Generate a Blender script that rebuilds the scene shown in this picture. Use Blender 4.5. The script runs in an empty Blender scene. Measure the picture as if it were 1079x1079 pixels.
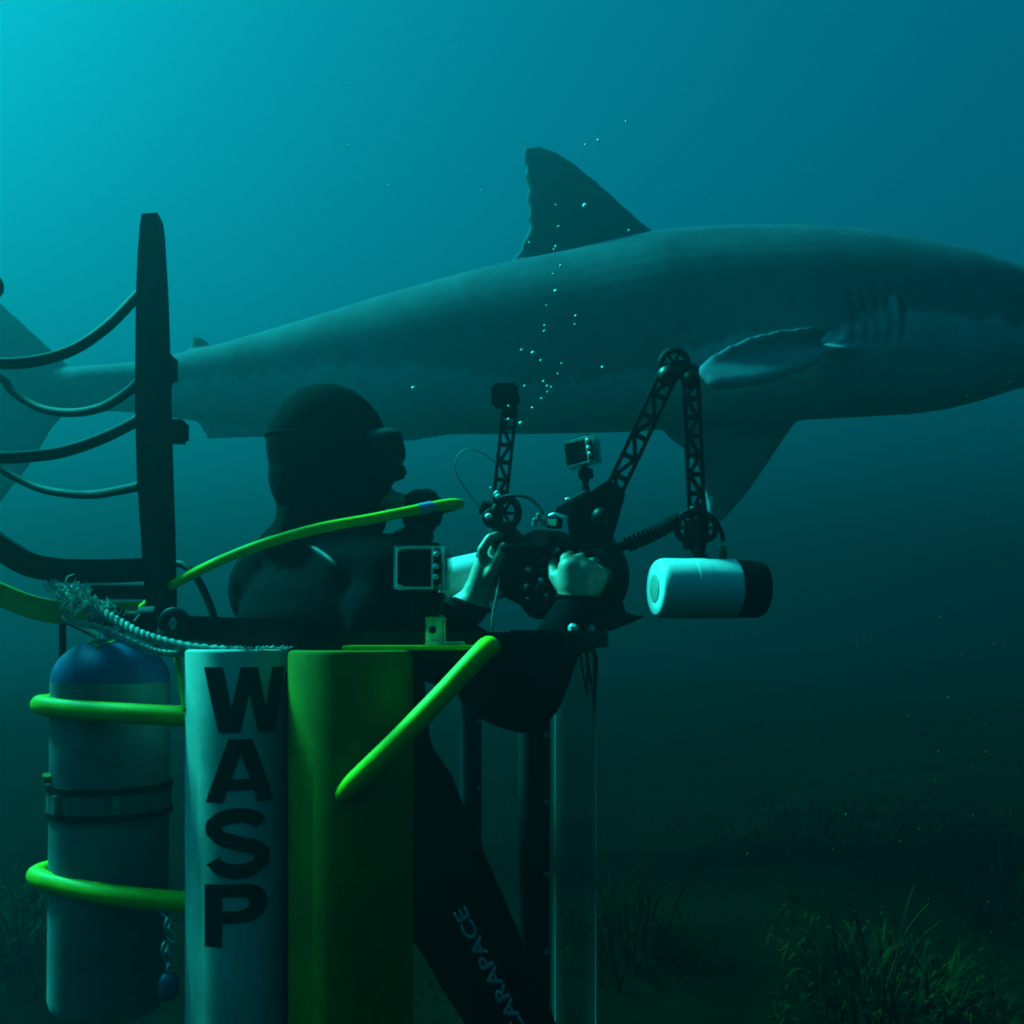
import bpy, bmesh, math, random
from mathutils import Vector, Matrix, noise, Euler

random.seed(7)
R = math.radians
S = bpy.context.scene
C = S.collection

# ------------------------------------------------------------------ camera
F = 1036.0            # focal length in photo pixels (1079 wide)
CX, HY, ZC = 539.5, 675.0, 1.10
cam_d = bpy.data.cameras.new('camera')
cam = bpy.data.objects.new('camera', cam_d); C.objects.link(cam)
cam.location = (0, 0, ZC); cam.rotation_euler = (R(90), 0, 0)
cam_d.sensor_width = 36; cam_d.lens = F / 1079 * 36
cam_d.shift_y = (HY - 539.5) / 1079
cam_d.clip_start = 0.05; cam_d.clip_end = 500
S.camera = cam

# ------------------------------------------------------------------ sky, sun, exposure
SUN_EL, SUN_AZ = 47.0, -66.0        # azimuth measured from +Y towards +X
sd = Vector((math.sin(R(SUN_AZ)) * math.cos(R(SUN_EL)), math.cos(R(SUN_AZ)) * math.cos(R(SUN_EL)), math.sin(R(SUN_EL))))
W = bpy.data.worlds.new('World'); S.world = W; W.use_nodes = True
wn = W.node_tree.nodes; wl = W.node_tree.links
bg = wn['Background']; bg.inputs['Strength'].default_value = 0.05
sky = wn.new('ShaderNodeTexSky'); sky.sky_type = 'NISHITA'; sky.sun_disc = False
sky.sun_elevation = R(SUN_EL); sky.sun_rotation = R(SUN_AZ)
tint = wn.new('ShaderNodeMix'); tint.data_type = 'RGBA'; tint.blend_type = 'MULTIPLY'
tint.inputs['Factor'].default_value = 1.0
tint.inputs[7].default_value = (0.003, 0.42, 0.41, 1)   # daylight after the water column overhead
wl.new(sky.outputs['Color'], tint.inputs[6]); wl.new(tint.outputs[2], bg.inputs['Color'])
sun_d = bpy.data.lights.new('sun', 'SUN'); sun_d.energy = 5.0; sun_d.angle = R(12)
sun_d.color = (0.05, 0.97, 0.82)                       # sunlight filtered by the sea
sun = bpy.data.objects.new('sun', sun_d); C.objects.link(sun)
sun.rotation_euler = sd.to_track_quat('Z', 'Y').to_euler(); sun.location = (-6, 3, 9)
S.view_settings.view_transform = 'Standard'; S.view_settings.look = 'None'
S.view_settings.exposure = 2.45; S.view_settings.gamma = 1.0; S.view_settings.use_curve_mapping = False
S.render.engine = 'CYCLES'
S.cycles.use_denoising = True; S.cycles.filter_width = 2.0
S.cycles.max_bounces = 6; S.cycles.diffuse_bounces = 1; S.cycles.volume_bounces = 0; S.cycles.transparent_max_bounces = 12
S.cycles.sample_clamp_indirect = 3.0

# ------------------------------------------------------------------ sea water (haze)
def volume_mat(ss, sa, D, g):
    m = bpy.data.materials.new('sea_water'); m.use_nodes = True
    n = m.node_tree.nodes; n.clear()
    o = n.new('ShaderNodeOutputMaterial'); v = n.new('ShaderNodeVolumePrincipled')
    col = [s / D for s in ss]
    ab = [(1 - a / (D * (1 - c))) ** 2 for a, c in zip(sa, col)]
    v.inputs['Color'].default_value = (*col, 1)
    v.inputs['Absorption Color'].default_value = (*ab, 1)
    v.inputs['Density'].default_value = D; v.inputs['Density Attribute'].default_value = ''
    v.inputs['Anisotropy'].default_value = g
    m.node_tree.links.new(v.outputs[0], o.inputs['Volume'])
    return m
SEA = volume_mat((0.005, 0.030, 0.0365), (0.25, 0.114, 0.104), 0.32, 0.84)

# ------------------------------------------------------------------ helpers
def P(px, py, Y):
    return Vector(((px - CX) * Y / F, Y, ZC + (HY - py) * Y / F))
def L(n, Y):          # length of n photo pixels at depth Y
    return n * Y / F
def lerp(a, b, t): return a + (b - a) * t
def interp(x, tab):
    if x <= tab[0][0]: return tab[0][1]
    for (x0, y0), (x1, y1) in zip(tab, tab[1:]):
        if x <= x1: return lerp(y0, y1, (x - x0) / (x1 - x0))
    return tab[-1][1]
def smooth_path(pts, n=6, closed=False):
    pts = [Vector(p) for p in pts]; out = []; N = len(pts)
    for i in range(N if closed else N - 1):
        if closed: p0, p1, p2, p3 = (pts[(i + k) % N] for k in (-1, 0, 1, 2))
        else: p0, p1, p2, p3 = pts[max(i - 1, 0)], pts[i], pts[i + 1], pts[min(i + 2, N - 1)]
        for k in range(n):
            t = k / n
            out.append(0.5 * ((2 * p1) + (p2 - p0) * t + (2 * p0 - 5 * p1 + 4 * p2 - p3) * t * t + (3 * p1 - p0 - 3 * p2 + p3) * t ** 3))
    if not closed: out.append(pts[-1])
    return out
def basis(axis, up=Vector((0, 0, 1))):
    a = Vector(axis).normalized()
    if abs(a.dot(up)) > 0.97: up = Vector((0, 1, 0))
    u = up.cross(a).normalized(); v = a.cross(u)
    return a, u, v

class MB:
    def __init__(s): s.v = []; s.f = []
    def ring(s, c, u, v, r, n, r2=None):
        b = len(s.v); r2 = r if r2 is None else r2
        for k in range(n):
            a = 2 * math.pi * k / n
            s.v.append(Vector(c) + u * (math.cos(a) * r) + v * (math.sin(a) * r2))
        return b
    def bridge(s, a, b, n):
        for k in range(n): s.f.append((a + k, a + (k + 1) % n, b + (k + 1) % n, b + k))
    def tube(s, pts, r, n=10, closed=False, cap=True):
        pts = [Vector(p) for p in pts]; N = len(pts)
        rr = r if isinstance(r, (list, tuple)) else [r] * N
        rings = []; u = None
        for i in range(N):
            a = (pts[(i + 1) % N] - pts[i - 1]) if closed else (pts[min(i + 1, N - 1)] - pts[max(i - 1, 0)])
            a.normalize()
            if u is None: _, u, _ = basis(a)
            u = (u - a * u.dot(a)).normalized(); v = a.cross(u)
            rings.append(s.ring(pts[i], u, v, rr[i], n))
        for i in range(N - 1): s.bridge(rings[i], rings[i + 1], n)
        if closed: s.bridge(rings[-1], rings[0], n)
        elif cap:
            s.f.append(tuple(rings[0] + k for k in reversed(range(n)))); s.f.append(tuple(rings[-1] + k for k in range(n)))
        return s
    def lathe(s, prof, o, axis, n=24, up=Vector((0, 0, 1))):   # prof: (distance along axis, radius)
        a, u, v = basis(axis, up); o = Vector(o); rings = []
        for t, r in prof: rings.append(s.ring(o + a * t, u, v, max(r, 1e-5), n))
        for i in range(len(rings) - 1): s.bridge(rings[i], rings[i + 1], n)
        s.f.append(tuple(rings[0] + k for k in reversed(range(n)))); s.f.append(tuple(rings[-1] + k for k in range(n)))
        return s
    def box(s, c, size, X=(1, 0, 0), Y=(0, 1, 0), Z=(0, 0, 1)):
        b = len(s.v); X, Y, Z, c = Vector(X), Vector(Y), Vector(Z), Vector(c)
        for i in (-1, 1):
            for j in (-1, 1):
                for k in (-1, 1): s.v.append(c + X * (i * size[0] / 2) + Y * (j * size[1] / 2) + Z * (k * size[2] / 2))
        for q in ((0, 1, 3, 2), (4, 6, 7, 5), (0, 4, 5, 1), (2, 3, 7, 6), (0, 2, 6, 4), (1, 5, 7, 3)): s.f.append(tuple(b + t for t in q))
        return s
    def ball(s, c, r, n=12, m=8, X=(1, 0, 0), Y=(0, 1, 0), Z=(0, 0, 1)):
        X, Y, Z = Vector(X), Vector(Y), Vector(Z); c = Vector(c)
        if not isinstance(r, (list, tuple)): r = (r, r, r)
        b = len(s.v)
        s.v.append(c + Z * r[2])
        for i in range(1, m):
            th = math.pi * i / m
            for k in range(n):
                a = 2 * math.pi * k / n
                s.v.append(c + X * (r[0] * math.sin(th) * math.cos(a)) + Y * (r[1] * math.sin(th) * math.sin(a)) + Z * (r[2] * math.cos(th)))
        s.v.append(c - Z * r[2]); e = len(s.v) - 1
        for k in range(n):
            s.f.append((b, b + 1 + k, b + 1 + (k + 1) % n))
            s.f.append((e, b + 1 + (m - 2) * n + (k + 1) % n, b + 1 + (m - 2) * n + k))
        for i in range(m - 2):
            for k in range(n):
                q = b + 1 + i * n
                s.f.append((q + k, q + n + k, q + n + (k + 1) % n, q + (k + 1) % n))
        return s
    def capsule(s, a, b, ra, rb, n=14):
        a, b = Vector(a), Vector(b)
        s.ball(a, ra, n, 8); s.ball(b, rb, n, 8); s.tube([a, b], [ra, rb], n); return s
    def blade(s, outline, thick, normal, taper=None):   # outline: 3D points round a fin; a lens-thick plate
        pts = [Vector(p) for p in outline]; N = len(pts); n = Vector(normal).normalized()
        cen = sum(pts, Vector()) / N; b = len(s.v)
        for p in pts: s.v.append(p + n * thick * 0.40)
        for p in pts: s.v.append(p - n * thick * 0.40)
        for p in pts: s.v.append(cen + (p - cen) * 0.6 + n * thick * 0.5)
        for p in pts: s.v.append(cen + (p - cen) * 0.6 - n * thick * 0.5)
        s.v.append(cen + n * thick * 0.55); s.v.append(cen - n * thick * 0.55)
        for k in range(N):
            j = (k + 1) % N
            s.f += [(b + k, b + j, b + N + j, b + N + k), (b + k, b + 2 * N + k, b + 2 * N + j, b + j), (b + N + k, b + N + j, b + 3 * N + j, b + 3 * N + k),
                    (b + 2 * N + k, b + 4 * N, b + 2 * N + j), (b + 3 * N + k, b + 3 * N + j, b + 4 * N + 1)]
        return s
    def prism(s, outline, depth_vec):
        N = len(outline); b = len(s.v); d = Vector(depth_vec)
        for p in outline: s.v.append(Vector(p))
        for p in outline: s.v.append(Vector(p) + d)
        s.f.append(tuple(b + k for k in range(N))); s.f.append(tuple(b + N + k for k in reversed(range(N))))
        for k in range(N): s.f.append((b + k, b + N + k, b + N + (k + 1) % N, b + (k + 1) % N))
        return s
    def mesh(s, name, org=Vector()):
        me = bpy.data.meshes.new(name)
        me.from_pydata([tuple(p - org) for p in s.v], [], s.f); me.update()
        bm = bmesh.new(); bm.from_mesh(me); bmesh.ops.recalc_face_normals(bm, faces=bm.faces); bm.to_mesh(me); bm.free()
        return me
    def build(s, name, mat, parent=None, smooth=40, bevel=0, org=None):
        if org is None:
            lo = Vector((min(p[i] for p in s.v) for i in range(3))); hi = Vector((max(p[i] for p in s.v) for i in range(3)))
            org = (lo + hi) / 2
        me = s.mesh(name, org)
        return link(name, me, mat, parent, org, smooth, bevel)

WORLD = {}
def link(name, me, mat, parent=None, org=Vector(), smooth=40, bevel=0):
    o = bpy.data.objects.new(name, me); C.objects.link(o)
    for m in (mat if isinstance(mat, (list, tuple)) else [mat]): me.materials.append(m)
    WORLD[o] = Vector(org)
    o.location = Vector(org)
    if parent is not None:
        o.parent = parent; o.location = Vector(org) - WORLD[parent]
    if bevel:
        bm = bmesh.new(); bm.from_mesh(me)
        ed = [e for e in bm.edges if len(e.link_faces) == 2 and e.calc_face_angle(0) > R(35)]
        try: bmesh.ops.bevel(bm, geom=ed, offset=bevel, segments=2, affect='EDGES', clamp_overlap=True)
        except Exception: pass
        bm.to_mesh(me); bm.free()
    if smooth:
        for p in me.polygons: p.use_smooth = True
        try: me.set_sharp_from_angle(angle=R(smooth))
        except Exception: pass
    return o
def tag(o, label=None, cat=None, group=None, kind=None):
    for k, v in (('label', label), ('category', cat), ('group', group), ('kind', kind)):
        if v: o[k] = v
    return o
def thing(name, label, cat, loc, group=None):
    o = bpy.data.objects.new(name, None); C.objects.link(o); o.location = loc; WORLD[o] = Vector(loc)
    o.empty_display_size = 0.1
    return tag(o, label, cat, group)

def mat(name, col, rough=0.5, metal=0.0, spec=0.5, var=0.25, scale=30.0, bump=0.0, coat=0.0, col2=None):
    m = bpy.data.materials.new(name); m.use_nodes = True
    t = m.node_tree; n = t.nodes; b = n['Principled BSDF']
    tc = n.new('ShaderNodeTexCoord'); nz = n.new('ShaderNodeTexNoise'); nz.inputs['Scale'].default_value = scale
    nz.inputs['Detail'].default_value = 6; nz.inputs['Roughness'].default_value = 0.65
    t.links.new(tc.outputs['Object'], nz.inputs['Vector'])
    cr = n.new('ShaderNodeValToRGB')
    c2 = col2 or tuple(c * (1 - var) for c in col)
    cr.color_ramp.elements[0].position = 0.35; cr.color_ramp.elements[1].position = 0.62
    cr.color_ramp.elements[0].color = (*c2, 1); cr.color_ramp.elements[1].color = (*col, 1)
    t.links.new(nz.outputs['Fac'], cr.inputs['Fac']); t.links.new(cr.outputs['Color'], b.inputs['Base Color'])
    b.inputs['Roughness'].default_value = rough; b.inputs['Metallic'].default_value = metal
    b.inputs['Specular IOR Level'].default_value = spec; b.inputs['Coat Weight'].default_value = coat
    if bump:
        bp = n.new('ShaderNodeBump'); bp.inputs['Strength'].default_value = bump; bp.inputs['Distance'].default_value = 0.003
        t.links.new(nz.outputs['Fac'], bp.inputs['Height']); t.links.new(bp.outputs['Normal'], b.inputs['Normal'])
    return m
def clear_mat(name, alpha, col, ior=1.25):
    m = bpy.data.materials.new(name); m.use_nodes = True
    t = m.node_tree; n = t.nodes; o = n['Material Output']; b = n['Principled BSDF']
    b.inputs['Base Color'].default_value = (*col, 1); b.inputs['Roughness'].default_value = 0.12 if ior > 1.2 else 0.6; b.inputs['Specular IOR Level'].default_value = 0.5 if ior > 1.2 else 0.05
    tr = n.new('ShaderNodeBsdfTransparent'); tr.inputs['Color'].default_value = (0.9, 0.95, 0.95, 1)
    fr = n.new('ShaderNodeFresnel'); fr.inputs['IOR'].default_value = ior
    ma = n.new('ShaderNodeMath'); ma.operation = 'ADD'; ma.inputs[1].default_value = alpha; ma.use_clamp = True
    mx = n.new('ShaderNodeMixShader')
    t.links.new(fr.outputs[0], ma.inputs[0]); t.links.new(ma.outputs[0], mx.inputs['Fac'])
    t.links.new(tr.outputs[0], mx.inputs[1]); t.links.new(b.outputs[0], mx.inputs[2]); t.links.new(mx.outputs[0], o.inputs['Surface'])
    return m

M = dict(
    darkyellow=mat('shaded_lime_paint', (0.13, 0.165, 0.0008), 0.7, var=0.45, scale=6, bump=0.1, spec=0.1),  # lime paint darkened so the yellow post's shade sits in its colour
    yellow=mat('lime_yellow_paint', (0.56, 0.66, 0.004), 0.5, var=0.18, scale=22, bump=0.06, spec=0.18),
    hose=mat('lime_yellow_rubber', (0.52, 0.66, 0.004), 0.55, var=0.12, scale=40, spec=0.15),
    dimyellow=mat('stained_yellow_paint', (0.36, 0.40, 0.004), 0.5, var=0.4, scale=14),
    white=mat('white_paint', (0.52, 0.55, 0.48), 0.65, scale=9, bump=0.15, spec=0.12, col2=(0.34, 0.37, 0.30)),
    strobe=mat('white_plastic', (0.80, 0.80, 0.78), 0.42, var=0.08, scale=12),
    ink=mat('black_lettering', (0.010, 0.010, 0.013), 0.8, scale=26, spec=0.1, col2=(0.03, 0.032, 0.032)),
    black=mat('black_metal', (0.010, 0.0105, 0.012), 0.45, var=0.45, scale=45, bump=0.08, spec=0.3),
    frame=mat('black_frame_coating', (0.014, 0.015, 0.018), 0.7, var=0.4, scale=25, bump=0.08, spec=0.12),
    rubber=mat('black_rubber', (0.008, 0.008, 0.010), 0.65, var=0.3, scale=60, spec=0.2),
    neoprene=mat('black_neoprene', (0.003, 0.0034, 0.005), 0.9, var=0.35, scale=90, bump=0.3, spec=0.02),
    skin=mat('wet_skin', (0.50, 0.36, 0.26), 0.5, var=0.18, scale=70, bump=0.2),
    print=mat('grey_print', (0.42, 0.44, 0.46), 0.6, var=0.2, scale=90),
    tank=mat('worn_grey_tank', (0.26, 0.28, 0.26), 0.55, var=0.5, scale=7, bump=0.1, spec=0.25),
    blue=mat('blue_tank_shoulder', (0.05, 0.125, 0.30), 0.65, var=0.4, scale=14, spec=0.2),
    steel=mat('steel', (0.55, 0.56, 0.56), 0.28, metal=0.8, var=0.25, scale=40),
    rope=mat('pale_rope', (0.46, 0.48, 0.43), 0.85, var=0.4, scale=80),
    screen=mat('dark_screen', (0.01, 0.012, 0.012), 0.12, var=0.1),
    clear=clear_mat('clear_polycarbonate', 0.16, (0.45, 0.5, 0.5)),
    tube=clear_mat('clear_acrylic', 0.055, (0.16, 0.19, 0.19), 1.03),
    glass=clear_mat('dome_glass', 0.06, (0.1, 0.12, 0.12)),
    sticker=mat('yellow_sticker', (0.42, 0.46, 0.05), 0.6, var=0.5, scale=120),
    bubble=mat('bubble_skin', (0.9, 0.95, 0.95), 0.3, var=0.02, spec=0.9),
    speck=mat('drifting_particle', (0.35, 0.37, 0.33), 0.8, var=0.3),
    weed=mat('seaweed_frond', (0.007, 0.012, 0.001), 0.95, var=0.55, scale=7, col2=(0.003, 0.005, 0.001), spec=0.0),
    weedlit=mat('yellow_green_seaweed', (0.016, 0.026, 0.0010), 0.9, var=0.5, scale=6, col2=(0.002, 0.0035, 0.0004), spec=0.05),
    sea=SEA,
)

M['seam'] = mat('grey_seam_tape', (0.10, 0.105, 0.11), 0.8, var=0.3, scale=90)
M['blue2'] = mat('pale_blue_band', (0.25, 0.4, 0.75), 0.5, var=0.4, scale=200)
M['band'] = mat('pale_band_webbing', (0.17, 0.20, 0.15), 0.75, var=0.5, scale=55)
M['steelband'] = mat('dull_buckle', (0.40, 0.42, 0.40), 0.4, metal=0.3, var=0.4, scale=60)
M['bluegrey'] = mat('blue_grey_metal', (0.12, 0.16, 0.26), 0.3, metal=0.5, var=0.3)
M['caseedge'] = mat('clear_plastic_edge', (0.78, 0.82, 0.82), 0.25, var=0.2, spec=0.8)
M['mountpost'] = mat('pale_mount_post', (0.75, 0.80, 0.60), 0.55, var=0.5, scale=60)
M['label'] = mat('pale_green_label', (0.45, 0.75, 0.55), 0.5, var=0.3, scale=90)
M['label2'] = mat('bare_aluminium', (0.62, 0.64, 0.64), 0.3, metal=0.3, var=0.15)
M['cord'] = mat('grey_cord', (0.22, 0.24, 0.24), 0.7, var=0.3)
M['dial'] = mat('grey_dial', (0.30, 0.36, 0.30), 0.5, var=0.3, scale=100)
M['plug'] = mat('brass_plug', (0.20, 0.18, 0.06), 0.4, metal=0.5, var=0.4)

# ------------------------------------------------------------------ seabed
def ground_z(x, y):
    h = 0.16 * noise.noise(Vector((x * 0.55, y * 0.55, 3.1))) + 0.24 * noise.noise(Vector((x * 0.17 + 4, y * 0.17, 7.7)))
    h += 0.12 * math.exp(-(((x - 4.2) / 2.6) ** 2 + ((y - 7.0) / 2.2) ** 2)) + 0.08 * math.exp(-(((x - 1.7) / 0.9) ** 2 + ((y - 4.3) / 0.8) ** 2))
    h += 0.35 * math.exp(-(((x + 4.5) / 2.0) ** 2 + ((y - 6.0) / 2.0) ** 2))
    d = math.hypot(x, y); h += 0.72 * (1 - math.exp(-max(0, d - 3.2) / 9.0)) if y > 0 else 0
    near = 1 - math.exp(-((x + 0.2) ** 2 + (y - 1.6) ** 2) / 1.4)
    return h * near + 0.05 * near * noise.noise(Vector((x * 2.1, y * 2.1, 0)))
def make_seabed():
    ax = [-44, -32, -24, -18, -14, -11] + [-9 + 0.25 * i for i in range(73)] + [11, 14, 18, 24, 32, 44]
    ay = [-44, -30, -18, -10, -5] + [-2 + 0.25 * i for i in range(65)] + [16, 18.5, 22, 27, 34, 44]
    v = [(x, y, ground_z(x, y)) for y in ay for x in ax]; n = len(ax)
    f = [(j * n + i, j * n + i + 1, (j + 1) * n + i + 1, (j + 1) * n + i) for j in range(len(ay) - 1) for i in range(n - 1)]
    me = bpy.data.meshes.new('seabed'); me.from_pydata(v, [], f); me.update()
    m = mat('seabed_silt_and_turf', (0.004, 0.006, 0.002), 1.0, var=0.6, scale=2.3, bump=0.8, col2=(0.002, 0.003, 0.001), spec=0.0)
    tag(link('seabed', me, m), kind='structure')
make_seabed()

def frond(mb, base, h, w, lean, az, seg=5, curl=0.6):
    d = Vector((math.cos(az), math.sin(az), 0)); side = Vector((-d.y, d.x, 0)); tw = random.uniform(-0.8, 0.8)
    b = len(mb.v); p = Vector(base); ang = lean * 0.3
    for i in range(seg + 1):
        t = i / seg
        ww = w * (0.45 + 1.1 * t * (1 - t) * 2) * (1 - t ** 3 * 0.9)
        s2 = (side * math.cos(tw * t) + d * math.sin(tw * t))
        mb.v += [p - s2 * ww / 2, p + s2 * ww / 2]
        ang += (lean + curl * t) / seg
        p = p + (Vector((0, 0, 1)) * math.cos(ang) + d * math.sin(ang)) * (h / seg)
    for i in range(seg): mb.f.append((b + 2 * i, b + 2 * i + 1, b + 2 * i + 3, b + 2 * i + 2))
def make_weed_bed():
    mb = MB(); rnd = random
    for _ in range(8000):
        y = 2.2 + 4.6 * rnd.random() ** 1.2; x = rnd.uniform(-0.75, 0.75) * y * 1.1
        if noise.noise(Vector((x * 0.9, y * 0.9, 11))) < -0.12: continue
        if x * x + (y - 1.7) ** 2 < 0.8: continue
        frond(mb, (x, y, ground_z(x, y) - 0.01), rnd.uniform(0.015, 0.06), rnd.uniform(0.006, 0.014), rnd.uniform(0.2, 1.0), rnd.uniform(0, 6.28), 3)
    o = link('seaweed_bed', mb.mesh('seaweed_bed'), M['weed'], smooth=0)
    tag(o, 'dark low seaweed turf covering the sea floor', kind='stuff')
make_weed_bed()
def bush(px, Y, h, rad, n, label, m, seed):
    random.seed(seed)
    x = (px - CX) * Y / F; z = ground_z(x, Y)
    t = thing('seaweed', label, 'seaweed', (x, Y, z), 'seaweed bushes on the sea floor')
    mb = MB()
    for _ in range(n):
        a = random.uniform(0, 6.28); r = rad * math.sqrt(random.random()) * (0.75 + 0.6 * noise.noise(Vector((math.cos(a) * 1.6, math.sin(a) * 1.6, seed * 3.3)))); q = Vector((x + r * math.cos(a), Y + r * math.sin(a), 0)); q.z = ground_z(q.x, q.y) - 0.01
        hh = h * random.uniform(0.2, 0.8) * (1 - 0.35 * r / rad) * (0.8 + 0.7 * noise.noise(Vector((q.x * 6, q.y * 6, seed))))
        frond(mb, q, hh, random.uniform(0.006, 0.018), random.uniform(0.1, 1.1), a + random.uniform(-0.9, 0.9), 6, 0.8)
    # small leaflets along the stems
    for _ in range(n * 7):
        a = random.uniform(0, 6.28); r = rad * math.sqrt(random.random())
        if noise.noise(Vector((math.cos(a) * r * 9, math.sin(a) * r * 9, seed * 1.7))) < -0.02 + 0.25 * r / rad: continue
        q = Vector((x + r * math.cos(a) * 1.1, Y + r * math.sin(a) * 1.1, 0))
        q.z = ground_z(q.x, q.y) + random.random() * h * 0.8 * (1 - 0.6 * r / rad) * (0.8 + 0.7 * noise.noise(Vector((q.x * 6, q.y * 6, seed))))
        frond(mb, q, random.uniform(0.02, 0.06), random.uniform(0.006, 0.014), random.uniform(0.3, 1.8), random.uniform(0, 6.28), 2)
    mb.build('fronds', m, t, smooth=0)
    for _ in range(7):
        mb = MB(); a = random.uniform(0, 6.28); r = rad * 0.5 * random.random(); p = Vector((x + r * math.cos(a), Y + r * math.sin(a), z - 0.01))
        e = p + Vector((math.cos(a) * h * 0.35, math.sin(a) * h * 0.35, h * random.uniform(0.5, 0.85)))
        mb.tube(smooth_path([p, (p + e) / 2 + Vector((0, 0, 0.06)), e], 4), 0.005, 5); mb.build('stem', m, t, smooth=30)
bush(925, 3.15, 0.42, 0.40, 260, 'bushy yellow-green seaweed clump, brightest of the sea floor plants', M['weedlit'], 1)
bush(1060, 3.9, 0.42, 0.4, 200, 'low seaweed clump at the photo\'s right edge', M['weed'], 2)
bush(660, 3.5, 0.36, 0.3, 160, 'dim seaweed clump just right of the clear cage tube', M['weed'], 3)
bush(870, 5.0, 0.22, 0.7, 260, 'hazy seaweed mound rising behind the brightest clump', M['weed'], 4)
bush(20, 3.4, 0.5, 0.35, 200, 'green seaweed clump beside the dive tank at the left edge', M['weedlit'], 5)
random.seed(21)

# ------------------------------------------------------------------ remesh into one skin
def skin(mb, name, voxel, smooth_it, factor=0.5):
    me = mb.mesh(name + '_raw')
    o = bpy.data.objects.new(name + '_raw', me); C.objects.link(o)
    r = o.modifiers.new('r', 'REMESH'); r.mode = 'VOXEL'; r.voxel_size = voxel
    s = o.modifiers.new('s', 'SMOOTH'); s.iterations = smooth_it; s.factor = factor
    dg = bpy.context.evaluated_depsgraph_get(); dg.update()
    out = bpy.data.meshes.new_from_object(o.evaluated_get(dg)); out.name = name
    bpy.data.objects.remove(o); bpy.data.meshes.remove(me)
    return out

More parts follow.
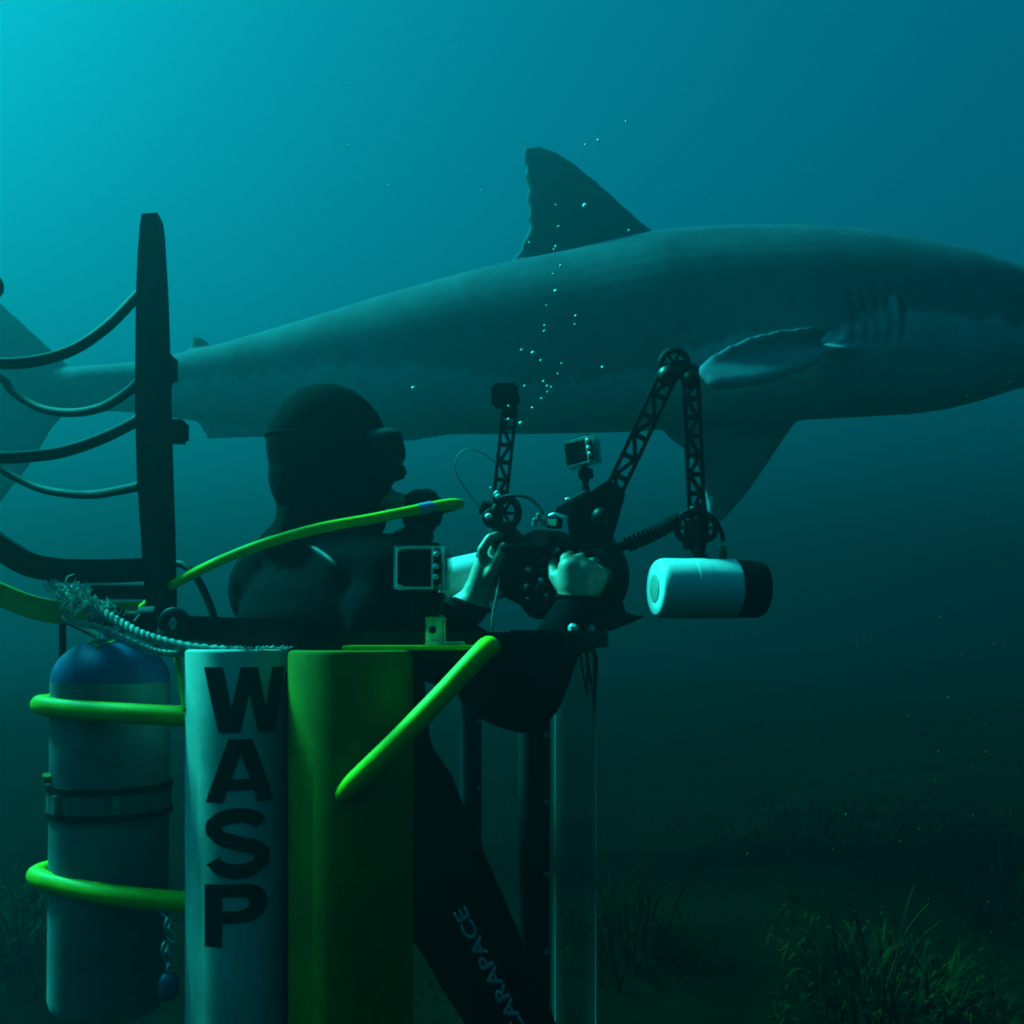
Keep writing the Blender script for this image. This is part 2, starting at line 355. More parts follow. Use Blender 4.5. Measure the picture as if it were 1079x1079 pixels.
# ------------------------------------------------------------------ shark
def sharkY(px): return lerp(5.50, 4.72, max(-0.25, min(1.25, px / 1079)))
TOP = [(40, 391), (72, 388), (140, 383), (185, 374), (225, 366), (300, 345), (400, 315), (480, 293), (540, 279), (600, 268), (690, 248), (750, 244), (840, 243), (900, 248), (960, 257), (1000, 265), (1079, 288), (1130, 309), (1180, 334), (1220, 360), (1243, 382)]
BOT = [(40, 430), (72, 431), (140, 434), (205, 443), (250, 449), (320, 454), (420, 457), (560, 456), (650, 454), (700, 451), (840, 441), (900, 438), (970, 434), (1000, 430), (1040, 420), (1079, 407), (1130, 400), (1180, 399), (1220, 396), (1243, 390)]
def make_shark():
    t = thing('shark', 'large grey shark swimming past with pale torn-edged fins', 'shark', P(700, 350, 5.0))
    mb = MB(); rings = []; n = 40
    xs = [40 + 1203 * i / 70 for i in range(71)]
    for x in xs:
        Y = sharkY(x); a, b = interp(x, TOP), interp(x, BOT)
        c = P(x, (a + b) / 2, Y); hz = L((b - a) / 2, Y)
        wr = interp(x, [(40, 0.75), (90, 1.0), (160, 0.85), (260, 0.72), (500, 0.72), (750, 0.8), (950, 0.86), (1079, 0.9), (1200, 0.95), (1243, 1.0)])
        base = len(mb.v); rings.append(base)
        for k in range(n):
            th = 2 * math.pi * k / n; cs, sn = math.cos(th), math.sin(th)
            ex = 0.92
            mb.v.append(c + Vector((0, hz * wr * math.copysign(abs(cs) ** ex, cs), hz * math.copysign(abs(sn) ** ex, sn))))
    for i in range(70): mb.bridge(rings[i], rings[i + 1], n)
    mb.f.append(tuple(rings[0] + k for k in range(n))); mb.f.append(tuple(rings[-1] + k for k in range(n)))
    def fin(pts, thick, normal=(0.1, 1, 0), dy=None):
        out = []
        for i, q in enumerate(pts):
            Y = sharkY(q[0]) if len(q) == 2 else q[2]
            out.append(P(q[0], q[1], Y))
        mb.blade(out, thick, normal)
    # dorsal, with a ragged trailing edge
    dors = [(700, 262), (690, 247), (665, 226), (640, 203), (615, 182), (598, 169), (580, 159), (565, 155), (551, 156), (551, 170), (555, 180), (553, 188), (557, 200), (555, 210), (558, 222), (556, 234), (559, 240), (553, 254), (549, 258), (551, 264), (543, 272), (536, 281), (560, 290), (640, 300)]
    fin(dors, 0.075)
    fin([(230, 372), (221, 362), (212, 355), (202, 353), (203, 362), (199, 367), (205, 380)], 0.035)
    # pelvic and anal fins trailing under the tail stalk
    fin([(440, 445), (425, 459), (360, 461), (280, 460), (240, 461), (216, 462), (222, 458), (212, 455), (221, 452), (208, 448), (225, 445), (300, 440)], 0.05)
    fin([(500, 440), (470, 458), (430, 465), (415, 463), (420, 450), (440, 440)], 0.05, dy=0)
    # tail
    fin([(100, 400), (75, 388), (40, 356), (0, 319), (-40, 282), (-75, 245), (-100, 222), (-96, 250), (-80, 290), (-66, 330), (-50, 370), (-38, 405), (-44, 440), (-62, 490), (-84, 545), (-98, 590), (-70, 582), (-30, 558), (0, 528), (30, 490), (55, 448), (70, 434), (100, 424)], 0.06)
    # far pectoral, hanging down and back
    def smooth3(l): return smooth_path([P(*q) for q in l], 4, closed=True)
    mb.blade(smooth3([(850, 428, 4.98), (838, 444, 5.01), (820, 470, 5.08), (800, 500, 5.16), (780, 527, 5.23), (757, 550, 5.30), (748, 545, 5.30), (744, 525, 5.28), (738, 500, 5.23), (725, 476, 5.16), (712, 466, 5.11), (702, 452, 5.06), (740, 428, 5.01)]), 0.075, (0.15, 1, 0.45))
    # near pectoral reaching back and out towards the viewer
    mb.blade(smooth3([(915, 352, 4.62), (885, 345, 4.40), (850, 345, 4.31), (815, 349, 4.27), (780, 359, 4.24), (752, 373, 4.22), (733, 389, 4.20), (740, 398, 4.17), (752, 409, 4.14), (790, 406, 4.16), (830, 397, 4.20), (860, 384, 4.26), (886, 368, 4.38), (912, 368, 4.62)]), 0.065, (0.12, -0.85, 0.42))
    me = skin(mb, 'body', 0.0135, 7, 0.5)
    # gill slits and jaw line are pressed into the skin; pigment goes into a colour layer
    def px_of(co):
        return CX + co.x * F / co.y, HY - (co.z - ZC) * F / co.y
    slits = [(893 + 14 * i, 306 + 2 * i, 898 + 13 * i, 362 - 1 * i) for i in range(5)]
    bm = bmesh.new(); bm.from_mesh(me)
    fv = [v for v in bm.verts if v.co.y < sharkY(px_of(v.co)[0]) - 0.36 and 715 < px_of(v.co)[0] < 915 and px_of(v.co)[1] > 325]
    for _ in range(16): bmesh.ops.smooth_vert(bm, verts=fv, factor=0.5, use_axis_x=True, use_axis_y=True, use_axis_z=True)
    bm.to_mesh(me); bm.free()
    col = me.color_attributes.new('pigment', 'FLOAT_COLOR', 'POINT')
    for v in me.vertices:
        co = v.co; px, py = px_of(co); Yb = sharkY(px); near = co.y < Yb
        a, b = interp(px, TOP), interp(px, BOT)
        d = 0.0
        if near and 860 < px < 1000:
            for (x0, y0, x1, y1) in slits:
                tt = (py - y0) / (y1 - y0)
                if -0.1 < tt < 1.1:
                    xx = lerp(x0, x1, tt) + 4 * math.sin(tt * 3.1)
                    q = max(0, 1 - abs(px - xx) / 4.5) * min(1, (1.1 - tt) * 5) * min(1, (tt + 0.1) * 5)
                    d = max(d, q)
        if 1120 < px < 1240 and b - 26 < py < b:
            q = max(0, 1 - abs(py - (b - 13 - (1240 - px) * 0.06)) / 4); d = max(d, q * 0.8)
        v.co.y += d * 0.024 if near else 0
        nz = noise.noise(co * 2.2) * 11 + noise.noise(co * 7) * 9 + noise.noise(co * 19) * 7 + noise.noise(co * 40) * 4
        line = interp(px, [(40, 412), (150, 405), (230, 392), (300, 384), (430, 385), (520, 397), (640, 398), (720, 372), (780, 358), (850, 350), (880, 348), (900, 338), (960, 330), (1079, 342), (1243, 380)])
        mot = 0.5 * noise.noise(co * 3.1) + 0.35 * noise.noise(co * 9) + 0.25 * noise.noise(co * 24)
        w = (py + nz - line) / 9
        m = max(0, min(1, 0.5 + w)) * (0.82 + 0.4 * mot)
        if py > b + 6 or (px > 690 and px < 850 and py > 442): m = 0.55       # fin undersides
        if near and 905 < px < 955 and 310 < py < 352:                       # pale flashes between the slits
            for (cx_, cy_, rx, ry) in ((941, 328, 7, 20), (926, 334, 6, 14), (911, 336, 5, 10)):
                m = max(m, min(1, 1.6 * max(0, 1 - ((px - cx_) / rx) ** 2 - ((py + nz * 0.3 - cy_) / ry) ** 2)))
        if near and co.y < Yb - 0.44 and px < 905 and py > 335: m = 0.04 + 0.36 * max(0, min(1, (py - 6 - interp(px, [(733, 388), (752, 373), (780, 359), (815, 349), (850, 345), (905, 348)])) / 9)) * (0.85 + 0.3 * mot)  # near fin's upper rim darkened in the colour to offset its sunlit edge
        if py < a - 4: m = 0.0
        if px < 75: m = min(m, 0.25)
        hgt = max(0, min(1, (py - a) / max(1, line - a)))
        m = max(m, 0.03 + 0.19 * hgt ** 1.2 + 0.17 * mot * (0.35 + 0.65 * hgt)) if py > a - 4 else 0.04
        m = m - 0.35 * d
        col.data[v.index].color = (max(0, m), max(0, m), max(0, m), 1)
    m = bpy.data.materials.new('shark_skin'); m.use_nodes = True; tt = m.node_tree; n_ = tt.nodes; bs = n_['Principled BSDF']
    at = n_.new('ShaderNodeAttribute'); at.attribute_name = 'pigment'
    cr = n_.new('ShaderNodeValToRGB'); cr.color_ramp.elements[0].color = (0.028, 0.043, 0.068, 1); cr.color_ramp.elements[1].color = (0.52, 0.60, 0.70, 1)
    nz = n_.new('ShaderNodeTexNoise'); nz.inputs['Scale'].default_value = 9; nz.inputs['Detail'].default_value = 8
    tc = n_.new('ShaderNodeTexCoord'); mx = n_.new('ShaderNodeMix'); mx.data_type = 'RGBA'; mx.blend_type = 'OVERLAY'; mx.inputs['Factor'].default_value = 0.45
    tt.links.new(tc.outputs['Object'], nz.inputs['Vector']); tt.links.new(at.outputs['Fac'], cr.inputs['Fac'])
    tt.links.new(cr.outputs['Color'], mx.inputs[6]); tt.links.new(nz.outputs['Fac'], mx.inputs[7]); tt.links.new(mx.outputs[2], bs.inputs['Base Color'])
    bs.inputs['Roughness'].default_value = 0.8; bs.inputs['Specular IOR Level'].default_value = 0.15
    o = link('body', me, m, t, Vector(), smooth=0)
    o.location = -WORLD[t]
    for p in me.polygons: p.use_smooth = True
    for s in (-1, 1):
        c = P(1168, 352, 4.68); c.y += s * 0.195
        MB().ball(c, (0.026, 0.014, 0.026), 14, 10).build('eye', M['screen'], t)
make_shark()

# ------------------------------------------------------------------ diver
def rot2(a): return Vector((math.cos(R(a)), math.sin(R(a)), 0))
def make_person():
    t = thing('person', 'diver in black hooded wetsuit and mask, bare hands gripping a big camera', 'person', P(340, 675, 1.74) * 1.0)
    f = rot2(18); lat = Vector((-f.y, f.x, 0)); up = Vector((0, 0, 1))
    Y0 = 1.72; mb = MB(); tl0 = rot2(132)
    # head under the hood: the face looks along f
    c = P(345, 470, Y0)
    mb.ball(c, (0.106, 0.086, 0.108), 24, 16, f, lat, up)
    mb.ball(P(366, 500, Y0), (0.078, 0.074, 0.095), 20, 14, f, lat, up)
    mb.capsule(P(352, 520, Y0), P(384, 545, Y0 + 0.01), 0.066, 0.042)
    mb.ball(P(372, 545, Y0), (0.055, 0.05, 0.045), 16, 10, f, lat, up)
    for s in (-1, 1): mb.ball(c + lat * 0.082 * s - up * 0.018 + f * 0.005, (0.024, 0.012, 0.034), 10, 8, f, lat, up)   # ears under neoprene
    mb.ball(P(405, 497, Y0) + f * 0.0, (0.024, 0.022, 0.03), 10, 8, f, lat, up)                                          # nose
    mb.ball(P(398, 520, Y0), (0.026, 0.034, 0.018), 10, 8, f, lat, up)                                                   # mouth
    mb.ball(P(335, 502, Y0), (0.086, 0.078, 0.09), 20, 12, f, lat, up)
    mb.capsule(P(338, 520, Y0), P(331, 600, Y0 + 0.02), 0.070, 0.085)
    for q in (-1, 1): mb.capsule(P(333, 585, 1.73), P(333, 612, 1.735) + tl0 * 0.12 * q, 0.07, 0.062)
    # trunk, turned further away than the head
    tf = rot2(42); tl = Vector((-tf.y, tf.x, 0))
    sh = P(333, 640, 1.74)
    mb.ball(P(335, 605, 1.74), (0.085, 0.15, 0.06), 20, 12, tf, tl, up)
    mb.ball(sh - up * 0.03, (0.118, 0.195, 0.13), 24, 14, tf, tl, up)
    mb.ball(sh - up * 0.20, (0.115, 0.18, 0.17), 24, 14, tf, tl, up)
    mb.ball(sh - up * 0.36, (0.105, 0.155, 0.14), 20, 12, tf, tl, up)
    hip = sh - up * 0.43
    mb.ball(hip, (0.115, 0.17, 0.13), 20, 12, tf, tl, up)
    mb.capsule(P(314, 572, 1.74), P(270, 612, 1.80), 0.056, 0.052); mb.capsule(P(352, 575, 1.70), P(404, 600, 1.60), 0.056, 0.054)
    rs = sh - tl * 0.20 + tf * 0.03 + up * 0.044; ls = sh + tl * 0.178 + up * 0.032
    mb.capsule(P(408, 690, 1.66), P(424, 850, 1.65), 0.062, 0.058)
    re, rw = P(560, 732, 1.63), P(606, 640, 1.79)
    le, lw = P(436, 690, 1.96), P(497, 638, 1.90)
    for (s, e, w) in ((rs, re, rw), (ls, le, lw)):
        mb.ball(s, 0.076, 16, 10)
        if s is rs: s = rs - up * 0.062 - tf * 0.02
        m_ = (s * 0.55 + e * 0.45)
        mb.capsule(s, m_, 0.072, 0.062); mb.capsule(m_, e, 0.060, 0.054)
        q = e * 0.62 + w * 0.38
        mb.capsule(e, q, 0.052, 0.050); mb.capsule(q, w, 0.049, 0.035)
    # legs: right knee pushed forward, feet on the cage floor
    rh, lh = P(418, 838, 1.63), hip + tl * 0.095 - up * 0.04
    rk = P(548, 1095, 1.58); ra = P(500, 1480, 1.60); ra.z = 0.13
    lk = lh + Vector((0.10, 0.10, -0.42)); la = lk + Vector((-0.02, 0.0, 0)); la.z = 0.13
    for (h, k, a) in ((rh, rk, ra), (lh, lk, la)):
        mb.capsule(h, h * 0.5 + k * 0.5, 0.098, 0.084); mb.capsule(h * 0.5 + k * 0.5, k, 0.082, 0.066)
        q = k * 0.65 + a * 0.35
        mb.capsule(k, q, 0.062, 0.064); mb.capsule(q, a, 0.062, 0.042)
        mb.capsule(a - up * 0.07, a - up * 0.085 + tf * 0.17, 0.044, 0.034)
    body = mb
    # bare hands, five fingers each
    def finger(pts, r0, r1):
        pts = [Vector(p) for p in pts]; n = len(pts) - 1
        for i in range(n): body.capsule(pts[i], pts[i + 1], lerp(r0, r1, i / n), lerp(r0, r1, (i + 1) / n), 10)
    # left hand: seen from the back of the thumb side, fingers closed round the far side of its grip
    k = lambda px, py, Y: P(px, py, Y)
    body.capsule(lw, k(503, 622, 1.895), 0.030, 0.027)
    body.capsule(k(503, 624, 1.895), k(511, 598, 1.89), 0.026, 0.024); body.capsule(k(508, 618, 1.905), k(516, 598, 1.90), 0.025, 0.022)
    finger([k(510, 598, 1.885), k(508, 580, 1.87), k(516, 567, 1.87), k(528, 563, 1.885)], 0.0115, 0.0085)          # index
    finger([k(514, 596, 1.90), k(516, 582, 1.92), k(526, 576, 1.935), k(536, 580, 1.93)], 0.0115, 0.009)
    finger([k(516, 603, 1.91), k(521, 592, 1.935), k(531, 589, 1.945), k(538, 594, 1.93)], 0.011, 0.0085)
    finger([k(514, 614, 1.91), k(522, 606, 1.935), k(530, 604, 1.94), k(536, 608, 1.93)], 0.010, 0.0075)
    finger([k(510, 616, 1.885), k(518, 603, 1.865), k(525, 588, 1.86), k(530, 576, 1.865)], 0.0135, 0.009)          # thumb
    for p_ in (k(596, 590, 1.793), k(609, 590, 1.798), k(622.5, 594, 1.803), k(634, 603, 1.812)): body.ball(p_, 0.0112, 10, 8)   # knuckles
    for p_, q_ in ((k(597, 592, 1.787), k(603, 618, 1.760)), (k(609, 592, 1.79), k(606, 618, 1.757)), (k(621, 597, 1.792), k(611, 620, 1.760))): body.capsule(p_, q_, 0.0045, 0.004, 8)
    # right hand: back of the hand to the viewer, knuckles up, fingers over the grip
    body.capsule(rw, k(606, 622, 1.785), 0.032, 0.031)
    body.capsule(k(604, 618, 1.785), k(602, 600, 1.785), 0.030, 0.026); body.capsule(k(612, 622, 1.785), k(616, 603, 1.785), 0.029, 0.026)
    body.capsule(k(618, 622, 1.795), k(628, 608, 1.80), 0.026, 0.023)
    finger([k(597, 598, 1.78), k(595, 588, 1.80), k(601, 584, 1.835), k(606, 590, 1.86)], 0.0100, 0.0078)
    finger([k(609, 597, 1.785), k(610, 588, 1.805), k(615, 586, 1.84), k(619, 593, 1.865)], 0.0100, 0.008)
    finger([k(621, 600, 1.79), k(624, 592, 1.81), k(628, 591, 1.845), k(630, 598, 1.87)], 0.0096, 0.0078)
    finger([k(632, 608, 1.80), k(637, 602, 1.82), k(641, 604, 1.85), k(642, 610, 1.87)], 0.0088, 0.007)
    finger([k(592, 620, 1.785), k(584, 608, 1.80), k(582, 596, 1.83), k(587, 588, 1.85)], 0.0115, 0.009)
    me = skin(body, 'body', 0.0043, 2, 0.5)
    bm = bmesh.new(); bm.from_mesh(me); hl, hr = k(512, 600, 1.89), k(610, 608, 1.80)
    big = [v for v in bm.verts if (v.co - hl).length > 0.10 and (v.co - hr).length > 0.115 and v.co.z < ZC + 0.19]
    for _ in range(44): bmesh.ops.smooth_vert(bm, verts=big, factor=0.5, use_axis_x=True, use_axis_y=True, use_axis_z=True)
    top = [v for v in bm.verts if v.co.z >= ZC + 0.17 and (v.co - hl).length > 0.10 and (v.co - hr).length > 0.115]
    for _ in range(6): bmesh.ops.smooth_vert(bm, verts=top, factor=0.5, use_axis_x=True, use_axis_y=True, use_axis_z=True)
    bm.normal_update()
    for v in top:                                          # hood folds, strongest round the neck
        q = v.co; t_ = max(0, 1 - abs(q.z - ZC - 0.21) / 0.07)
        v.co += v.normal * (0.0006 * noise.noise(q * 55) + t_ * 0.003 * noise.noise(Vector((q.x * 10, q.y * 10, q.z * 75))))
    for v in big:                                          # wetsuit creases
        q = v.co; w = noise.noise(Vector((q.x * 9, q.y * 9, q.z * 26))) + 0.5 * noise.noise(q * 40)
        v.co += v.normal * 0.0028 * w
    bm.to_mesh(me); bm.free()
    o = link('body', me, [M['neoprene'], M['skin']], t, Vector(), smooth=0); o.location = -WORLD[t]
    axl = (k(511, 598, 1.89) - lw).normalized(); axr = (k(608, 600, 1.785) - rw).normalized()
    for p in me.polygons:
        p.use_smooth = True; q = p.center
        if (q - lw).dot(axl) > 0.004 and (q - k(514, 596, 1.9)).length < 0.12 and q.x < 0.02: p.material_index = 1
        if (q - rw).dot(axr) > 0.020 and (q - k(612, 606, 1.80)).length < 0.13 and q.x > 0.03: p.material_index = 1
    # cuffs, collar, hood edge
    for (w, ax) in ((lw + axl * 0.002, axl), (rw + axr * 0.018, axr)):
        mb = MB(); _, u, v = basis(ax)
        mb.tube([w + u * 0.034 * math.cos(a) + v * 0.034 * math.sin(a) for a in [2 * math.pi * i / 20 for i in range(20)]], 0.0055, 8, closed=True)
        mb.build('wetsuit_cuff', M['neoprene'], t)
    mb = MB(); cc = P(334, 572, 1.73)
    mb.tube([cc + f * 0.083 * math.cos(a) + lat * 0.078 * math.sin(a) + up * (0.012 * math.cos(a)) for a in [2 * math.pi * i / 28 for i in range(28)]], 0.012, 8, closed=True)
    mb.build('hood_collar', M['neoprene'], t)
    # mask
    fr = thing_part('dive_mask', t)
    mc = P(398, 478, Y0) ; up2 = (up + f * -0.26).normalized(); f2 = lat.cross(up2) * -1
    f2 = (f - up2 * f.dot(up2)).normalized()
    def ovals(off, sw, shh, n=28, e=0.6):
        out = []
        for i in range(n):
            a = 2 * math.pi * i / n; cs, sn = math.cos(a), math.sin(a)
            out.append(mc + f2 * off + lat * (sw * math.copysign(abs(cs) ** e, cs)) + up2 * (shh * math.copysign(abs(sn) ** e, sn)))
        return out
    mb = MB(); n = 28; prev = None
    for off, sw, shh in ((-0.024, 0.072, 0.036), (0.0, 0.074, 0.038), (0.018, 0.075, 0.036), (0.030, 0.073, 0.032), (0.034, 0.066, 0.027), (0.028, 0.064, 0.025), (-0.010, 0.062, 0.024)):
        b = len(mb.v); mb.v += ovals(off, sw, shh)
        if prev is not None: mb.bridge(prev, b, n)
        prev = b
    mb.build('mask_skirt', M['rubber'], fr)
    mb = MB(); b = len(mb.v); mb.v += ovals(0.030, 0.065, 0.026); mb.v += ovals(0.026, 0.065, 0.026)
    mb.f += [tuple(range(n)), tuple(range(n, 2 * n))]; mb.bridge(0, n, n); mb.build('lens', M['screen'], fr)
    mb = MB(); q = P(415, 497, Y0)
    mb.prism([q + lat * 0.02 - f * 0.03 + up * 0.012, q + lat * 0.02 - f * 0.03 - up * 0.028, q + lat * 0.012 + f * 0.022 - up * 0.010, q + lat * 0.012 + f * 0.014 + up * 0.014], lat * -0.032)
    mb.build('nose_pocket', M['rubber'], fr, bevel=0.005)
    mb = MB()
    mb.tube([c + f * (0.1055 * math.cos(a)) + lat * (0.0865 * math.sin(a)) + up * (0.004 - 0.008 * math.cos(a)) for a in [2 * math.pi * i / 40 for i in range(40)]], 0.0022, 6, closed=True)
    mb.build('mask_strap', M['neoprene'], fr)
    # pale piping across the shoulder blade
    mb = MB(); pts = []
    for px, py, Y in ((306, 556, 1.665), (318, 571, 1.65), (333, 579, 1.625), (346, 588, 1.60), (356, 598, 1.59)):
        pts.append(P(px, py, Y - 0.02))
    SEAM.append(pts)
    # lettering down the leg
    leg_text(t, rh, rk)
    return t
def thing_part(name, parent):
    o = bpy.data.objects.new(name, None); C.objects.link(o); WORLD[o] = Vector(WORLD[parent]); o.parent = parent; o.location = (0, 0, 0)
    o.empty_display_size = 0.05
    return o
SEAM = []

def font_mesh(txt, bold=0.02):
    cu = bpy.data.curves.new('txt', 'FONT'); cu.body = txt; cu.size = 1; cu.offset = bold; cu.resolution_u = 3
    o = bpy.data.objects.new('txt', cu); C.objects.link(o)
    dg = bpy.context.evaluated_depsgraph_get(); dg.update()
    me = bpy.data.meshes.new_from_object(o.evaluated_get(dg)); bpy.data.objects.remove(o)
    return me
def leg_text(parent, h, k):
    # text runs up the thigh; it is wrapped on the thigh's own surface
    ax = (h - k).normalized(); Lg = (h - k).length
    toward = Vector((0.34, -1, 0.12)); toward = (toward - ax * toward.dot(ax)).normalized(); side = ax.cross(toward) * -1
    me = font_mesh('CARAPACE', 0.012)
    bm = bmesh.new(); bm.from_mesh(me)
    xs = [v.co.x for v in bm.verts]; W_ = max(xs) - min(xs); x0 = min(xs)
    for i in range(1, 9):
        y = i / 9 * 0.75
        bmesh.ops.bisect_plane(bm, geom=bm.verts[:] + bm.edges[:] + bm.faces[:], plane_co=(0, y, 0), plane_no=(0, 1, 0))
    LEN, HT = 0.215, 0.022
    s0 = 0.020
    for v in bm.verts:
        tx = (v.co.x - x0) / W_; ty = v.co.y / 0.73 - 0.5
        s = s0 + tx * LEN                         # distance from the knee up the leg
        u = max(0, min(1, s / Lg))
        r = lerp(0.067, 0.092, u) + 0.0035
        ang = -ty * HT / r - 0.10
        # letter tops face away from the leg's front edge
        v.co = k + ax * s + toward * (r * math.cos(ang)) - side * (r * math.sin(ang))
    bmesh.ops.solidify(bm, geom=bm.faces[:], thickness=0.001)
    out = bpy.data.meshes.new('lettering'); bm.to_mesh(out); bm.free()
    o = link('lettering', out, M['print'], parent, Vector(), smooth=0); o.location = -WORLD[parent]
diver = make_person()

# project the seam on to the wetsuit so that it lies on the cloth
def lay_on(parent, pts, r, name, material):
    body = [o for o in parent.children if o.name.startswith('body')][0]
    off = WORLD[parent]; dg = bpy.context.evaluated_depsgraph_get(); dg.update()
    res = []
    for p in smooth_path(pts, 5):
        d = (p - Vector((0, 0, ZC))).normalized()
        ok, loc, nor, _ = body.ray_cast(p - d * 0.4 , d) if False else body.ray_cast((Vector((0, 0, ZC)) + d * 0.8), d)
        if ok: res.append(loc + nor * 0.002)
    if len(res) > 3:
        mb = MB()
        for i in range(len(res) - 1): pass
        mb.tube(res, r, 6); mb.build(name, material, parent)
bodyobj = [o for o in diver.children if o.type == 'MESH' and o.name.startswith('body')][0]
bodyobj.data.transform(Matrix.Translation(-WORLD[diver])); bodyobj.location = (0, 0, 0)
def lay_seam():
    dg = bpy.context.evaluated_depsgraph_get(); dg.update(); res = []; off = WORLD[diver]
    for p in smooth_path(SEAM[0], 5):
        d = (p - Vector((0, 0, ZC))).normalized()
        ok, loc, nor, _ = bodyobj.ray_cast(Vector((0, 0, ZC)) + d * 0.9 - off, d)
        if ok: res.append(loc + off - nor * 0.0012)
    if len(res) > 3: MB().tube(res, [0.0042 * (1 - abs(2 * i / (len(res) - 1) - 1) ** 3) + 0.0004 for i in range(len(res))], 6).build('seam_tape', M['seam'], diver)
lay_seam()

# ------------------------------------------------------------------ breathing regulator with its yellow hose
def make_regulator():
    t = thing('breathing_regulator', 'black mouth regulator on a long lime yellow hose', 'regulator', P(445, 540, 1.66))
    f = rot2(18); lat = Vector((-f.y, f.x, 0)); up = Vector((0, 0, 1)); Y = 1.72
    mb = MB(); c = P(443, 538, Y)
    pr = [(-0.030, 0.010), (-0.028, 0.026), (-0.012, 0.036), (0.012, 0.039), (0.024, 0.036), (0.028, 0.028), (0.030, 0.012)]
    mb.lathe(pr, c, f, 22); mb.build('second_stage', M['rubber'], t)
    mb = MB(); mb.lathe([(0, 0.027), (0.004, 0.027), (0.007, 0.022)], c + f * 0.0285, f, 20); mb.build('purge_cover', M['black'], t)
    mb = MB(); mb.tube([P(405, 524, Y), P(414, 527, Y), P(430, 533, Y)], [0.022, 0.016, 0.018], 12); mb.build('mouthpiece', M['tank'], t)
    mb = MB()
    for s in (-1, 1): mb.tube(smooth_path([c - up * 0.03, c - up * 0.040 + lat * 0.03 * s - f * 0.012, c - up * 0.046 + lat * 0.055 * s - f * 0.03], 4), [0.018] * 4 + [0.017] * 4 + [0.014], 10)
    mb.ball(c - up * 0.046, (0.024, 0.03, 0.018), 12, 8, f, lat, up)
    mb.build('exhaust_tee', M['rubber'], t)
    pts = [P(150, 640, 1.56), P(168, 626, 1.50), P(186, 614, 1.46), P(225, 594, 1.40), P(275, 574, 1.38), P(335, 557, 1.39), P(390, 547, 1.42), P(440, 537, 1.48), P(472, 531, 1.56), P(484, 531, 1.63), P(478, 534, 1.70), P(460, 538, 1.72)]
    pp = smooth_path(pts, 8); rr = []
    for i in range(len(pp)):
        u = i / len(pp); rr.append(lerp(0.0062, 0.0082, min(1, u * 1.3)))
    mb = MB(); mb.tube(pp, rr, 12); h = mb.build('hose', M['hose'], t)
    i = int(len(pp) * 0.635)
    mb = MB(); mb.tube(pp[i:i + 4], [x + 0.0008 for x in rr[i:i + 4]], 12); mb.build('hose_band', M['blue2'], h)
make_regulator()

# ------------------------------------------------------------------ cage
RC = Vector(((400 - CX) * 1.7 / F, 1.70, ZC)); RX, RY = 0.372, 0.40
def rim(a, z=0.0, k=1.0): return RC + Vector((RX * k * math.cos(a), RY * k * math.sin(a), z))
def letter_polys(ch):
    # outlines in a unit box; list of (outer, holes)
    if ch == 'W': return [([(0, 1), (0.22, 1), (0.315, 0.38), (0.41, 1), (0.60, 1), (0.69, 0.38), (0.785, 1), (1, 1), (0.83, 0), (0.60, 0), (0.503, 0.60), (0.405, 0), (0.175, 0)], [])]
    if ch == 'A': return [([(0.34, 1), (0.66, 1), (1, 0), (0.74, 0), (0.685, 0.19), (0.315, 0.19), (0.26, 0), (0, 0)], [[(0.375, 0.37), (0.625, 0.37), (0.50, 0.76)]])]
    if ch == 'P': 
        o = [(0, 0), (0, 1), (0.55, 1)] + [(0.60 + 0.38 * math.cos(a), 0.69 + 0.31 * math.sin(a)) for a in [R(80 - 17 * i) for i in range(10)]] + [(0.55, 0.375), (0.28, 0.375), (0.28, 0)]
        hi = [(0.28, 0.80), (0.52, 0.80)] + [(0.56 + 0.13 * math.cos(a), 0.69 + 0.11 * math.sin(a)) for a in [R(70 - 28 * i) for i in range(6)]] + [(0.52, 0.575), (0.28, 0.575)]
        return [(o, [hi])]
    # S as a thick stroke
    def arc(cx, cy, rx, ry, a0, a1, n): return [(cx + rx * math.cos(R(lerp(a0, a1, i / n))), cy + ry * math.sin(R(lerp(a0, a1, i / n)))) for i in range(n + 1)]
    mid = arc(0.49, 0.715, 0.36, 0.185, 12, 90, 6) + arc(0.47, 0.715, 0.335, 0.185, 96, 235, 10) + [(0.40, 0.535), (0.58, 0.475)] + arc(0.53, 0.29, 0.335, 0.19, 55, -90, 10) + arc(0.50, 0.285, 0.37, 0.185, -96, -172, 6)
    lft, rgt = [], []
    for i, p in enumerate(mid):
        a = Vector(mid[max(i - 1, 0)]); b = Vector(mid[min(i + 1, len(mid) - 1)]); d = (b - a).normalized(); nn = Vector((-d.y, d.x))
        th = 0.105 if abs(d.x) > 0.5 else 0.14
        lft.append(tuple(Vector(p) + nn * th)); rgt.append(tuple(Vector(p) - nn * th))
    return [('strip', lft, rgt)]
